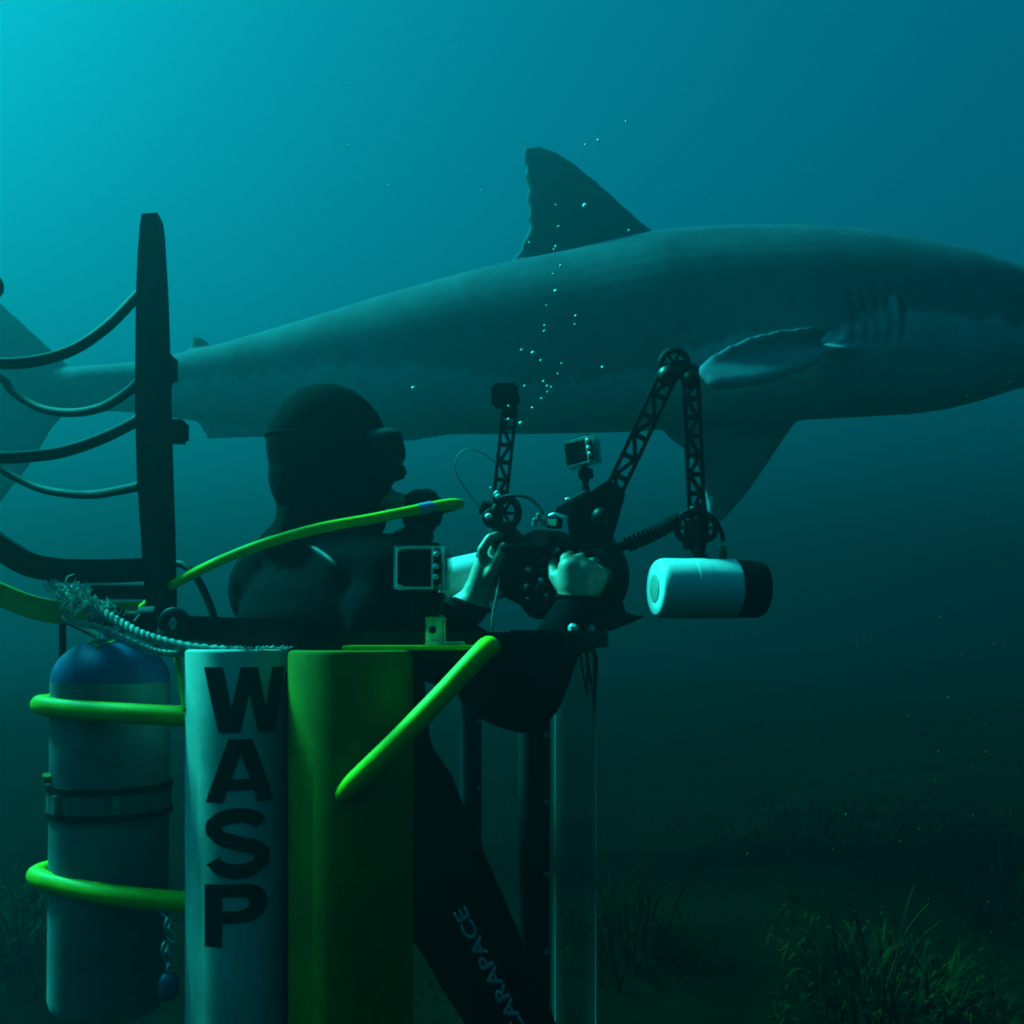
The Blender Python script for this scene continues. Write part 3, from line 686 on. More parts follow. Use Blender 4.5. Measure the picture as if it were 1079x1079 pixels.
def letter_mesh(ch, a0, a1, z0, z1, c, r):
    bm = bmesh.new()
    for it in letter_polys(ch):
        if it[0] == 'strip':
            l = [bm.verts.new((*p, 0)) for p in it[1]]; q = [bm.verts.new((*p, 0)) for p in it[2]]
            for i in range(len(l) - 1): bm.faces.new((l[i], l[i + 1], q[i + 1], q[i]))
        else:
            eds = []
            for loop in [it[0]] + it[1]:
                vs = [bm.verts.new((*p, 0)) for p in loop]
                eds += [bm.edges.new((vs[i], vs[(i + 1) % len(vs)])) for i in range(len(vs))]
            bmesh.ops.triangle_fill(bm, use_beauty=True, edges=eds)
    for i in range(1, 20):
        bmesh.ops.bisect_plane(bm, geom=bm.verts[:] + bm.edges[:] + bm.faces[:], plane_co=(i / 20, 0, 0), plane_no=(1, 0, 0))
    for v in bm.verts:
        a = R(lerp(a0, a1, v.co.x)); z = lerp(z0, z1, v.co.y)
        v.co = Vector((c.x + r * math.sin(a), c.y - r * math.cos(a), z))
    bmesh.ops.recalc_face_normals(bm, faces=bm.faces)
    me = bpy.data.meshes.new('letter'); bm.to_mesh(me); bm.free()
    return me
def make_cage():
    t = thing('shark_cage', 'open walking shark cage with a white lettered post and lime yellow bars', 'cage', (RC.x, RC.y, 0.0))
    # white lettered float post
    Yw = 1.275; cw = P(250, 684, Yw); r = L(52.5, Yw); top = cw.z
    prof = [(0, r), (top - 0.004, r), (top - 0.001, r - 0.002), (top, r - 0.005), (top, r - 0.010), (top - 0.02, r - 0.010)]
    post = MB().lathe(prof, (cw.x, cw.y, 0.0), (0, 0, 1), 56).build('white_post', M['white'], t, org=Vector((cw.x, cw.y, 0.5)))
    yz = lambda py: ZC + (HY - py) * (Yw - r) / F
    for ch, a0, a1, y0, y1 in (('W', -37, 62, 772, 703), ('A', -35, 42, 846, 779), ('S', -35, 37, 926, 852), ('P', -36, 35, 998, 932)):
        me = letter_mesh(ch, a0 + 15.6, a1 + 15.6, yz(y0), yz(y1), cw, r + 0.0012)
        o = link('letter', me, M['ink'], post, Vector(), smooth=0); o.location = -WORLD[post]
    # yellow post
    Yy = 1.235; cy = P(370, 685, Yy); r2 = L(65, Yy); top = cy.z
    prof = [(0, r2), (top - 0.005, r2), (top - 0.0012, r2 - 0.002), (top, r2 - 0.006), (top, r2 - 0.012), (top - 0.02, r2 - 0.012)]
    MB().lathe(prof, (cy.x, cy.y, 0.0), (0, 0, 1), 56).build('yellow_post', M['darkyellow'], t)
    # black seal strip between the two
    MB().box((lerp(cw.x + r, cy.x - r2, 0.5), 1.262, 0.53), (0.006, 0.02, 1.06)).build('seal_strip', M['rubber'], t)
    # rim: a flat black hoop seen edge on
    mb = MB(); n = 72
    for i in range(n):
        a = 2 * math.pi * i / n
        for k, z in ((1.0, -0.020), (1.0, 0.012), (0.955, 0.012), (0.955, -0.020)): mb.v.append(rim(a, z, k))
    for i in range(n):
        j = (i + 1) % n
        for q in range(4): mb.f.append((4 * i + q, 4 * j + q, 4 * j + (q + 1) % 4, 4 * i + (q + 1) % 4))
    hoop = mb.build('rim_hoop', M['rubber'], t)
    mb = MB()                                             # floor hoop and grating
    for i in range(n):
        a = 2 * math.pi * i / n
        for k, z in ((1.02, 0.03 - ZC), (1.02, 0.07 - ZC), (0.96, 0.07 - ZC), (0.96, 0.03 - ZC)): mb.v.append(rim(a, z, k))
    for i in range(n):
        j = (i + 1) % n
        for q in range(4): mb.f.append((4 * i + q, 4 * j + q, 4 * j + (q + 1) % 4, 4 * i + (q + 1) % 4))
    mb.build('floor_hoop', M['black'], t)
    MB().lathe([(0, 0.36), (0.012, 0.36)], (RC.x, RC.y, 0.02), (0, 0, 1), 40).build('floor_plate', M['frame'], t)
    # dark side bar in front left with hinge lug
    a, b = P(186, 661, 1.30), P(318, 667, 1.27)
    mb = MB(); d = (b - a).normalized()
    mb.box((a + b) / 2, ((b - a).length, 0.016, L(26, 1.28)), d, d.cross(Vector((0, 0, 1))) * -1, (0, 0, 1))
    mb.build('side_bar', M['black'], t, bevel=0.003)
    mb = MB(); c = P(184, 657, 1.29)
    for i in range(20): pass
    mb.tube([c + Vector((math.cos(q) * L(12, 1.29), 0, math.sin(q) * L(12, 1.29))) for q in [2 * math.pi * i / 22 for i in range(22)]], L(5.5, 1.29), 8, closed=True)
    mb.build('hinge_lug', M['black'], t)
    mb = MB(); mb.lathe([(-0.008, 0.006), (0.008, 0.006)], c, (0, 1, 0), 12); mb.build('hinge_pin', M['steel'], t)
    # black posts behind
    for x, wd, Y in ((496, 23, 2.06), (563, 33, 1.74)):
        c = P(x, 688, Y); rr = L(wd / 2, Y)
        pst = MB().lathe([(0, rr), (c.z - 0.0, rr)], (c.x, c.y, 0.0), (0, 0, 1), 24).build('black_post', M['rubber'], t)
        for y in (760, 830, 905, 985, 1050):
            p = P(x + wd * 0.36, y + (x - 496) * 0.2, Y) - Vector((0, rr * 0.72, 0))
            MB().lathe([(0, 0.006), (0.004, 0.006), (0.006, 0.003)], p, (0.5, -1, 0), 8).build('rivet', M['tank'], pst)
    # clear acrylic tube at the right
    c = P(605, 690, 1.78); rr = L(23, 1.78)
    mb = MB(); mb.lathe([(0.03, rr), (c.z, rr), (c.z, rr - 0.004), (0.03, rr - 0.004), (0.03, rr)], (c.x, c.y, 0.0), (0, 0, 1), 32)
    mb.f = [q for q in mb.f if len(q) == 4]; mb.build('clear_post', M['tube'], t)
    # black top plate at the right end of the rim, with bolts
    mb = MB(); pl = [P(540, 672, 1.62), P(576, 668, 1.74), P(610, 668, 1.80), P(634, 676, 1.80), P(612, 684, 1.70), P(570, 690, 1.62)]
    pl = [Vector((p.x, p.y, ZC + 0.017)) for p in (P(535, 0, 1.60), P(548, 0, 1.90), P(600, 0, 1.98), P(622, 0, 1.93), P(641, 0, 1.84), P(618, 0, 1.66), P(575, 0, 1.58))]
    mb.prism(pl, (0, 0, -0.030)); plate = mb.build('corner_plate', M['black'], t, bevel=0.003)
    for px, Y in ((588, 1.70), (604, 1.68), (622, 1.80), (600, 1.80)):
        p = P(px, 673, Y); p.z = pl[0].z
        MB().lathe([(0, 0.009), (0.007, 0.009), (0.012, 0.004)], p, (0, 0, 1), 6).build('bolt', M['label2'], plate)
    # webbing tassel under the plate
    mb = MB()
    for i in range(5):
        p = P(612 + i * 3.5, 682, 1.78)
        mb.tube(smooth_path([p, p + Vector((0.01 * random.uniform(0, 1), 0.004, -0.03)), p + Vector((random.uniform(-0.005, 0.016), 0, -0.075 - 0.01 * i))], 4), 0.0022, 5)
    mb.build('webbing_tail', M['rubber'], t)
    # curved padded panel of the cage's belly guard
    mb = MB(); n = 14
    for i in range(n + 1):
        u = i / n; px = lerp(470, 612, u); Y = lerp(1.60, 1.70, u)
        low = interp(px, [(470, 700), (482, 738), (500, 757), (525, 770), (550, 776), (572, 768), (590, 735), (612, 690)])
        for yy in (688, lerp(688, low, 0.5), low - 3):
            mb.v.append(P(px, yy, Y))
        for yy in (low - 3, lerp(688, low, 0.5), 688):
            mb.v.append(P(px, yy, Y) + Vector((0, 0.03, 0)))
    for i in range(n):
        for q in range(6): mb.f.append((6 * i + q, 6 * i + (q + 1) % 6, 6 * i + 6 + (q + 1) % 6, 6 * i + 6 + q))
    mb.f += [tuple(range(6)), tuple(6 * n + q for q in range(6))]
    mb.build('belly_guard', M['rubber'], t, bevel=0.004)
    # yellow plate on the rim
    a = P(363, 685, 1.24); b = P(508, 685, 1.24)
    mb = MB(); mb.box(((a.x + b.x) / 2, 1.262, a.z + 0.003), (b.x - a.x, 0.085, 0.0055)); mb.build('mounting_plate', M['yellow'], t, bevel=0.0015)
    MB().box((lerp(a.x, b.x, 0.74), 1.285, a.z - 0.007), (0.07, 0.03, 0.013)).build('plate_bracket', M['black'], t)
    # bent yellow brace
    Yb = 1.145
    pts = [P(357, 841, 1.170), P(368, 830, 1.151), P(382, 816, 1.141), P(410, 789, 1.135), P(440, 759, 1.135), P(470, 728, 1.14), P(496, 700, 1.145), P(510, 685, 1.155), P(515, 681, 1.175), P(517, 682, 1.24), P(518, 682, 1.33)]
    pp = smooth_path(pts, 6); rad = [0.0085, 0.0088, 0.0092, 0.0098, 0.0104, 0.0110, 0.0115, 0.0119, 0.0122] + [0.0125] * (len(pp) - 9)
    mb = MB(); mb.tube(pp, rad, 16); mb.build('brace', M['yellow'], t)
    # tank hoops: a U of yellow tube round the tank
    for (yr, yl, xr, xl) in ((755, 743, 196, 30), (951, 924, 191, 26)):
        zr = ZC + (HY - yr) * 1.262 / F; zl = ZC + (HY - yl) * 1.34 / F
        p0 = Vector((-0.4135, 1.262, zr)); p1 = Vector(((60 - CX) * 1.312 / F, 1.312, lerp(zr, zl, 0.78))); xe = (xl + 11 - CX) * 1.345 / F
        pm = Vector(((118 - CX) * 1.276 / F, 1.276, lerp(zr, zl, 0.42)))
        p2 = Vector((xe + 0.010, 1.335, zl)); p3 = Vector((xe - 0.0015, 1.36, zl)); p4 = Vector((xe + 0.012, 1.395, zl)); p5 = Vector((xe + 0.05, 1.425, zl)); p6 = Vector((xe + 0.085, 1.462, zl)); p7 = Vector((xe + 0.12, 1.468, zl))
        pp = smooth_path([p0, pm, p1, p2, p3, p4, p5, p6, p7], 6)
        MB().tube(pp, 0.0135, 16).build('tank_hoop', M['yellow'], t)
    # yellow webbing bar beside the tank
    MB().tube([P(186, 678, 1.30), P(189, 712, 1.27), P(196, 748, 1.245)], 0.0045, 8).build('yellow_stay', M['dimyellow'], t)
    # yellow back rail
    pp = smooth_path([P(-120, 560, 1.45), P(-50, 598, 1.50), P(0, 621, 1.55), P(40, 636, 1.60), P(80, 642, 1.64), P(120, 642, 1.66), P(158, 640, 1.67)], 6)
    mb = MB(); prev = None
    for i, p in enumerate(pp):
        b = len(mb.v); q = p + Vector((0, 0, -0.008)); mb.v += [q + Vector((0, -0.010, 0.019)), q + Vector((0, -0.010, -0.019)), q + Vector((0, 0.010, -0.019)), q + Vector((0, 0.010, 0.019))]
        if prev is not None: mb.bridge(prev, b, 4)
        prev = b
    mb.f += [(0, 1, 2, 3), (prev, prev + 1, prev + 2, prev + 3)]
    mb.build('back_rail', M['dimyellow'], t, bevel=0.002)
    MB().tube([P(66, 640, 1.63), P(66, 720, 1.63)], 0.006, 8).build('rail_stay', M['frame'], t)
    MB().tube([P(66, 652, 1.60), P(100, 668, 1.56), P(130, 690, 1.5)], 0.006, 8).build('rail_stay', M['frame'], t)
    # upper black frame: box-section upright with arched rungs
    def upright(tab_l, tab_m, tab_r, Y, ys, name):
        mb = MB(); prev = None
        for y in ys:
            xl, xm, xr = interp(y, tab_l), interp(y, tab_m), interp(y, tab_r)
            b = len(mb.v); A, B = P(xl, y, Y), P(xm, y, Y - 0.004); D = P(xr, y, Y + 0.035)
            E = A + Vector((0.004, 0.05, 0))
            zz = A.z
            for q in (A, B, D, E): mb.v.append(Vector((q.x, q.y, zz)))
            if prev is not None: mb.bridge(prev, b, 4)
            prev = b
        mb.f += [(0, 1, 2, 3), (prev, prev + 1, prev + 2, prev + 3)]
        return mb
    ys = [225, 232, 240, 250, 265, 285, 310, 340, 380, 420, 460, 500, 530, 560, 590, 620, 650]
    tl = [(225, 149), (240, 147), (265, 145), (310, 143), (420, 142), (500, 144), (530, 146), (560, 148), (650, 154)]
    tm = [(225, 166), (240, 167), (310, 166), (420, 166), (500, 168), (560, 169), (650, 176)]
    tr = [(225, 172), (240, 174), (310, 178), (420, 181), (500, 183), (560, 185), (650, 187)]
    fr = upright(tl, tm, tr, 1.46, ys, 'upright').build('upper_frame', M['frame'], t, smooth=20)
    sh = lambda tab: [(y, x - 352) for y, x in tab]
    upright(sh(tl), sh(tm), sh(tr), 1.46, ys, 'upright').build('upright', M['frame'], fr, bevel=0.002)
    def band(pts, w, d, name, par):
        pp = smooth_path(pts, 7); mb = MB(); prev = None
        for i, p in enumerate(pp):
            tg = (pp[min(i + 1, len(pp) - 1)] - pp[max(i - 1, 0)]).normalized()
            nrm = Vector((-tg.z, 0, tg.x)).normalized() * (w / 2)
            if nrm.z < 0: nrm = -nrm
            b = len(mb.v); dd = Vector((0, d / 2, 0))
            mb.v += [p + nrm - dd, p - nrm - dd, p - nrm + dd, p + nrm + dd]
            if prev is not None: mb.bridge(prev, b, 4)
            prev = b
        mb.f += [(0, 1, 2, 3), (prev, prev + 1, prev + 2, prev + 3)]
        if name == 'rung':
            mb = MB(); mb.tube(pp, w * 0.46, 12)
            return mb.build(name, M['frame'], par)
        return mb.build(name, M['frame'], par, bevel=0.002)
    band([P(148, 308, 1.475), P(140, 317, 1.46), P(112, 345, 1.40), P(78, 368, 1.36), P(40, 380, 1.33), P(0, 383, 1.31), P(-60, 378, 1.31), P(-130, 356, 1.36), P(-205, 310, 1.47)], 0.0165, 0.02, 'rung', fr)
    band([P(148, 400, 1.48), P(136, 412, 1.52), P(108, 429, 1.60), P(75, 435, 1.66), P(42, 430, 1.70), P(15, 414, 1.72), P(-10, 395, 1.72), P(-110, 395, 1.62), P(-205, 402, 1.48)], 0.016, 0.02, 'rung', fr)
    band([P(148, 440, 1.475), P(138, 447, 1.46), P(105, 463, 1.40), P(66, 476, 1.36), P(30, 481, 1.33), P(0, 482, 1.31), P(-60, 478, 1.31), P(-140, 462, 1.38), P(-205, 440, 1.475)], 0.0175, 0.02, 'rung', fr)
    band([P(148, 512, 1.48), P(130, 516, 1.52), P(100, 521, 1.60), P(70, 520, 1.66), P(40, 514, 1.70), P(10, 500, 1.72), P(-20, 485, 1.72), P(-110, 500, 1.62), P(-205, 514, 1.48)], 0.0155, 0.02, 'rung', fr)
    band([P(168, 599, 1.49), P(140, 601, 1.46), P(100, 602, 1.43), P(62, 601, 1.41), P(30, 594, 1.39), P(0, 577, 1.37), P(-40, 555, 1.36), P(-110, 560, 1.39), P(-200, 600, 1.47)], 0.034, 0.022, 'bottom_bar', fr)
    c = P(171, 388, 1.475)
    mb = MB(); mb.box(c, (L(25, 1.475), 0.05, L(34, 1.475))); mb.build('clamp_block', M['rubber'], fr, bevel=0.008)
    c = P(186, 455, 1.505)
    mb = MB(); mb.box(c, (L(22, 1.5), 0.03, L(24, 1.5))); mb.build('latch_block', M['frame'], fr, bevel=0.005)
    c = P(-4, 302, 1.42)
    kb = MB(); kb.ball(c, (0.010, 0.012, 0.016)); kb.tube([P(-205, 304, 1.475), P(-100, 303, 1.44), c], 0.007, 10); kb.build('side_peg', M['rubber'], fr)
    # drum of dark fittings below the bottom bar
    MB().lathe([(-0.05, 0.014), (0.05, 0.014)], P(134, 622, 1.50), (1, 0.1, 0), 14).build('pivot_tube', M['frame'], t)
    return t
cage = make_cage()

# black low pressure hose behind the frame
tag(MB().tube(smooth_path([P(150, 610, 1.62), P(186, 594, 1.58), P(205, 606, 1.56), P(218, 630, 1.55), P(226, 655, 1.54), P(228, 690, 1.54), P(215, 720, 1.50)], 8), 0.0062, 10).build('air_hose', M['rubber']),
    'thin black hose curving down behind the cage\'s upright', 'hose')

# ------------------------------------------------------------------ tank
def make_tank():
    Y = 1.372; c = P(114, 1066, Y); r = L(59, Y); H = P(0, 672, Y).z - c.z
    t = thing('scuba_tank', 'worn grey dive tank with blue shoulder held in yellow hoops', 'dive tank', c)
    ax = Vector((0.010, 0, 1)).normalized()
    zsh = H - L(46, Y)
    prof = [(0.0, r - 0.022), (0.005, r - 0.010), (0.015, r - 0.003), (0.028, r), (zsh, r)]
    MB().lathe(prof, c, ax, 48).build('cylinder', M['tank'], t)
    sp = [(zsh + 0.0003, r)] + [(zsh + (H - zsh) * math.sin(R(a)), r * math.cos(R(a)) + 0.0) for a in (8, 18, 28, 38, 48, 58, 67, 75)]
    sh = MB().lathe(sp, c, ax, 48).build('shoulder', M['blue'], t)
    top = c + ax * (H - 0.004)
    nk = MB().lathe([(-0.012, 0.022), (0.0, 0.022), (0.006, 0.017), (0.02, 0.017)], top, ax, 20).build('neck', M['steel'], t)
    v = MB(); v.lathe([(0, 0.016), (0.030, 0.016), (0.034, 0.012)], top + ax * 0.014, ax, 16); v.lathe([(-0.03, 0.012), (0.034, 0.012)], top + ax * 0.03, (1, 0.3, 0), 14)
    v.lathe([(0.034, 0.017), (0.056, 0.019), (0.060, 0.014)], top + ax * 0.03, (1, 0.3, 0), 12)
    v.build('valve', M['rubber'], t, bevel=0.001)
    # diamond stickers on the shoulder
    for (px, py, s) in ((100, 676, 0.5), (114, 676, 1.0)):
        mb = MB(); res = []
        for dx, dy in ((-13, 0), (0, -6), (13, 0), (0, 7)):
            x = px + dx * (0.8 if s < 1 else 1) - 114; 
            zz = (1066 - (py + dy * s)) * Y / F
            rad = r * math.sqrt(max(0.0, 1 - ((zz - zsh) / (H - zsh)) ** 2)) if zz > zsh else r
            X = x * Y / F; yy = -math.sqrt(max(0.0, rad * rad - X * X)) if rad > abs(X) else -0.001
            res.append(c + Vector((X + 0.005, yy - 0.0012, zz + 0.0008)))
        mb.prism(res, (0, -0.0006, 0.0006)); mb.build('sticker', M['sticker'], sh, smooth=0)
    # straps
    for y in (826, 853):
        z = (1066 - y) * Y / F
        cc = c + ax * z
        MB().lathe([(-L(3.2, Y), r + 0.001), (-L(3.0, Y), r + 0.005), (L(3.0, Y), r + 0.005), (L(3.2, Y), r + 0.001)], cc, ax, 48).build('strap', M['rubber'], t)
    z = (1066 - 839.5) * Y / F
    bd = MB().lathe([(-L(10, Y), r + 0.0008), (-L(10, Y), r + 0.003), (L(10, Y), r + 0.003), (L(10, Y), r + 0.0008)], c + ax * z, ax, 48).build('band', M['band'], t)
    for px in (82, 143):
        x = (px - 114) * Y / F; yy = -math.sqrt((r + 0.004) ** 2 - x * x)
        nrm = Vector((x, yy, 0)).normalized()
        MB().box(c + Vector((x + 0.002, yy - 0.001, z)), (L(7, Y), 0.008, L(19, Y)), Vector((-nrm.y, nrm.x, 0)), nrm, (0, 0, 1)).build('buckle', M['steelband'], bd, bevel=0.001)
    MB().lathe([(0, 0.006), (0.01, 0.006)], c + Vector(((66 - 114) * Y / F, -r * 0.6, (1066 - 818) * Y / F)), (0.2, -0.4, 1), 8).build('strap_toggle', M['sticker'], t)
make_tank()

# ------------------------------------------------------------------ rope and chain
def make_rope():
    t = thing('rope', 'frayed pale rope lashed over the tank valve', 'rope', P(110, 645, 1.33))
    def laid(pts, r, turns, nm):
        pp = smooth_path(pts, 14); mb = MB(); N = len(pp)
        for s in range(3):
            q = []
            for i, p in enumerate(pp):
                a, u, v = basis(pp[min(i + 1, N - 1)] - pp[max(i - 1, 0)]); an = 2 * math.pi * (s / 3 + turns * i / N)
                q.append(p + u * (r * 0.55 * math.cos(an)) + v * (r * 0.55 * math.sin(an)))
            mb.tube(q, r * 0.52, 7)
        return mb.build(nm, M['rope'], t)
    laid([P(56, 614, 1.40), P(66, 622, 1.37), P(82, 632, 1.34), P(104, 643, 1.32), P(126, 656, 1.30), P(148, 668, 1.28), P(172, 676, 1.27), P(205, 683, 1.26), P(240, 686, 1.26)], 0.0065, 11, 'strand')
    laid([P(70, 650, 1.38), P(84, 657, 1.37), P(100, 660, 1.345), P(120, 668, 1.32), P(150, 682, 1.29), P(170, 688, 1.28), P(196, 690, 1.28)], 0.0048, 9, 'strand')
    random.seed(5); mb = MB()
    for _ in range(230):
        px = random.gauss(88, 15); py = 634 + (px - 88) * 0.42 + random.gauss(0, 4); Y = lerp(1.37, 1.32, (px - 50) / 80) + random.uniform(-0.03, 0.01)
        p = P(px, py, Y); up = random.random() < 0.55
        e = Vector((random.uniform(-0.02, 0.012), random.uniform(-0.012, 0.012), random.uniform(0.006, 0.019) if up else random.uniform(-0.024, -0.004)))
        mb.tube([p, p + e * 0.5 + Vector((random.uniform(-0.006, 0.006), 0, 0.002)), p + e], [0.0009, 0.0009, 0.0004], 4)
    for _ in range(60):                                   # a few torn fibres on the white post's lip
        px = random.uniform(243, 300); p = P(px, 683.5, 1.222 + random.uniform(-0.004, 0.006)); p.y += (abs(px - 250) / 53) ** 2 * 0.03
        mb.tube([p, p + Vector((random.uniform(-0.006, 0.006), random.uniform(-0.003, 0.003), random.uniform(-0.0005, 0.004)))], 0.0009, 4)
    tag(mb.build('fray', M['rope'], t), kind='stuff')
make_rope()
def make_chain():
    t = thing('chain', 'short steel chain hanging between the tank and the white post', 'chain', P(178, 962, 1.28))
    pts = [(174, 960), (177, 973), (180, 986), (174, 998), (178, 1010), (179, 1022)]
    for i, (px, py) in enumerate(pts):
        c = P(px, py, 1.255); mb = MB(); q = []
        for k in range(14):
            a = 2 * math.pi * k / 14; x, z = 0.0048 * math.cos(a), 0.0095 * math.sin(a)
            tilt = (0.5, -0.4, 0.6, -0.5, 0.3, -0.2)[i]; xx, zz = x * math.cos(tilt) - z * math.sin(tilt), x * math.sin(tilt) + z * math.cos(tilt)
            q.append(c + (Vector((xx, 0, zz)) if i % 2 == 0 else Vector((xx * 0.4, xx * 0.9, zz))))
        mb.tube(q, 0.0019, 6, closed=True); mb.build('link', M['steel'], t)
    MB().lathe([(-0.02, 0.006), (-0.014, 0.012), (0.006, 0.013), (0.014, 0.008), (0.016, 0.003)], P(178, 1037, 1.255), (0, 0, 1), 14).build('weight', M['bluegrey'], t)
make_chain()

# ------------------------------------------------------------------ action cameras
def action_camera(name, label, c, X, Y, Z, w, h, d, mount, group):
    t = thing(name, label, 'action camera', c)
    X, Y, Z = Vector(X), Vector(Y), Vector(Z)          # Y points at the lens, away from the screen
    fr = MB()                                          # clear housing: four sides as bars and a back door
    e = 0.0035
    for s in (-1, 1):
        fr.box(c + X * s * (w / 2 - e / 2), (e, d, h), X, Y, Z); fr.box(c + Z * s * (h / 2 - e / 2), (w - 2 * e - 0.0004, d, e), X, Y, Z)
    fr.build('case_shell', M['clear'], t, bevel=0.001)
    rim_ = MB()
    for s in (-1, 1):
        rim_.box(c - Y * (d / 2 + 0.0012) + X * s * (w / 2 - 0.0012) - X * (0.0 if s < 0 else w * 0.20), (0.0024, 0.0024, h), X, Y, Z)
        rim_.box(c - Y * (d / 2 + 0.0012) + Z * s * (h / 2 - 0.0012) - X * w * 0.10, (w * 0.80 - 0.0055, 0.0024, 0.0024), X, Y, Z)
    rim_.build('door_rim', M['caseedge'], t)
    MB().box(c - Y * (d / 2 - 0.004) - X * w * 0.08, (w * 0.74, 0.004, h * 0.80), X, Y, Z).build('screen', M['screen'], t, bevel=0.001)
    MB().box(c + Y * 0.002, (w * 0.80, d * 0.6, h * 0.74), X, Y, Z).build('camera_body', M['rubber'], t, bevel=0.002)
    lt = MB(); lt.lathe([(0, w * 0.20), (0.010, w * 0.20), (0.012, w * 0.17)], c + Y * d / 2 - X * w * 0.18 + Z * h * 0.1, Y, 20); lt.build('lens_barrel', M['clear'], t)
    la = MB(); la.box(c + X * (w / 2 + 0.0032) + Z * h * 0.1 - Y * d * 0.1, (0.006, d * 0.5, h * 0.46), X, Y, Z); la.build('latch', M['clear'], t, bevel=0.0015)
    for z in (0.30, 0.02, -0.22):
        MB().lathe([(0, 0.0034), (0.005, 0.0034), (0.006, 0.002)], c + X * (w * 0.36) + Z * h * z - Y * d / 2, -Y, 10).build('button', M['caseedge'], t)
    MB().box(c + Z * (h / 2 + 0.0028) - X * w * 0.02, (w * 0.72, d * 0.5, 0.005), X, Y, Z).build('top_latch', M['rubber'], t, bevel=0.0015)
    for s in (-1, 0, 1):
        MB().lathe([(-0.0016, 0.007), (0.0016, 0.007)], c - Z * (h / 2 + 0.006) + X * 0.0048 * s, X, 12).build('mount_tab', M['clear'], t)
    mount(t, c - Z * (h / 2 + 0.004), X, Y, Z)
    return t
def mount_near(t, p, X, Y, Z):
    mb = MB(); mb.box(p - Z * 0.016 + X * 0.006, (0.040, 0.022, 0.028), X, Y, Z); mb.box(p - Z * 0.004 + X * 0.002, (0.06, 0.026, 0.008), X, Y, Z)
    mb.build('mount_arm', M['rubber'], t, bevel=0.004)
    b = P(459, 683, 1.255); b.z = P(0, 685, 1.24).z + 0.006
    top = P(459, 648, 1.255).z
    ps = MB().box((b.x, b.y, (b.z + top) / 2), (L(20, 1.25), 0.02, top - b.z)).build('mount_post', M['mountpost'], t, bevel=0.003)
    MB().lathe([(0, 0.0046), (0.003, 0.0046)], Vector((b.x - 0.003, b.y - 0.0102, lerp(b.z, top, 0.5))), (0, -1, 0), 12).build('screw_hole', M['ink'], ps)
    MB().box((b.x + 0.012, b.y, b.z + 0.0025), (0.05, 0.03, 0.005)).build('mount_foot', M['mountpost'], t, bevel=0.002)
ya = R(-10); Xn = Vector((math.cos(ya), math.sin(ya), -0.01)); Yn = Vector((-math.sin(ya), math.cos(ya), 0))
action_camera('action_camera', 'small clear-cased action camera on a pale post above the yellow plate', P(445, 599, 1.25), Xn, Yn, (0.01, 0, 1), 0.064, 0.054, 0.034, mount_near, None)

# ------------------------------------------------------------------ big camera rig
def truss(a, b, w, name, par, nb=5, thick=0.012):
    a, b = Vector(a), Vector(b); ax = (b - a).normalized(); yv = Vector((0, 1, 0)); yv = (yv - ax * yv.dot(ax)).normalized(); sv = ax.cross(yv)
    Ln = (b - a).length; mb = MB(); e = w * 0.21
    for s in (-1, 1): mb.box((a + b) / 2 + sv * s * (w - e) / 2, (Ln, thick, e), ax, yv, sv)
    for i in range(nb):
        u0, u1 = Ln * i / nb, Ln * (i + 1) / nb; s = 1 if i % 2 else -1
        p = a + ax * u0 - sv * s * (w / 2 - e); q = a + ax * u1 + sv * s * (w / 2 - e); d = (q - p)
        dn = d.normalized(); mb.box((p + q) / 2, (d.length, thick * 0.8, e * 0.95), dn, yv, dn.cross(yv))
        mb.box(a + ax * u1, (e * 1.1, thick * 0.82, w - 2 * e), ax, yv, sv)
    mb.ball(a, w * 0.55, 12, 8); mb.ball(b, w * 0.55, 12, 8)
    return mb.build(name, M['black'], par)
def clamp(c, r, name, par, axis=(0, 1, 0), knobdir=(1, 0, 0)):
    c = Vector(c); a, u, v = basis(axis)
    mb = MB(); mb.tube([c + u * r * math.cos(q) + v * r * math.sin(q) for q in [2 * math.pi * i / 20 for i in range(20)]], r * 0.26, 7, closed=True)
    for q in (0, 1, 2):                                   # spokes
        an = q * math.pi / 3; mb.tube([c + (u * math.cos(an) + v * math.sin(an)) * r, c - (u * math.cos(an) + v * math.sin(an)) * r], r * 0.12, 5)
    cl = mb.build(name, M['black'], par)
    k = MB(); kd = Vector(knobdir).normalized(); k.lathe([(-r * 0.3, r * 0.4), (r * 0.8, r * 0.55), (r * 1.3, r * 0.5), (r * 1.35, r * 0.2)], c + kd * r * 0.3, kd, 12); k.build('clamp_knob', M['rubber'], cl, bevel=0.001)
    return cl
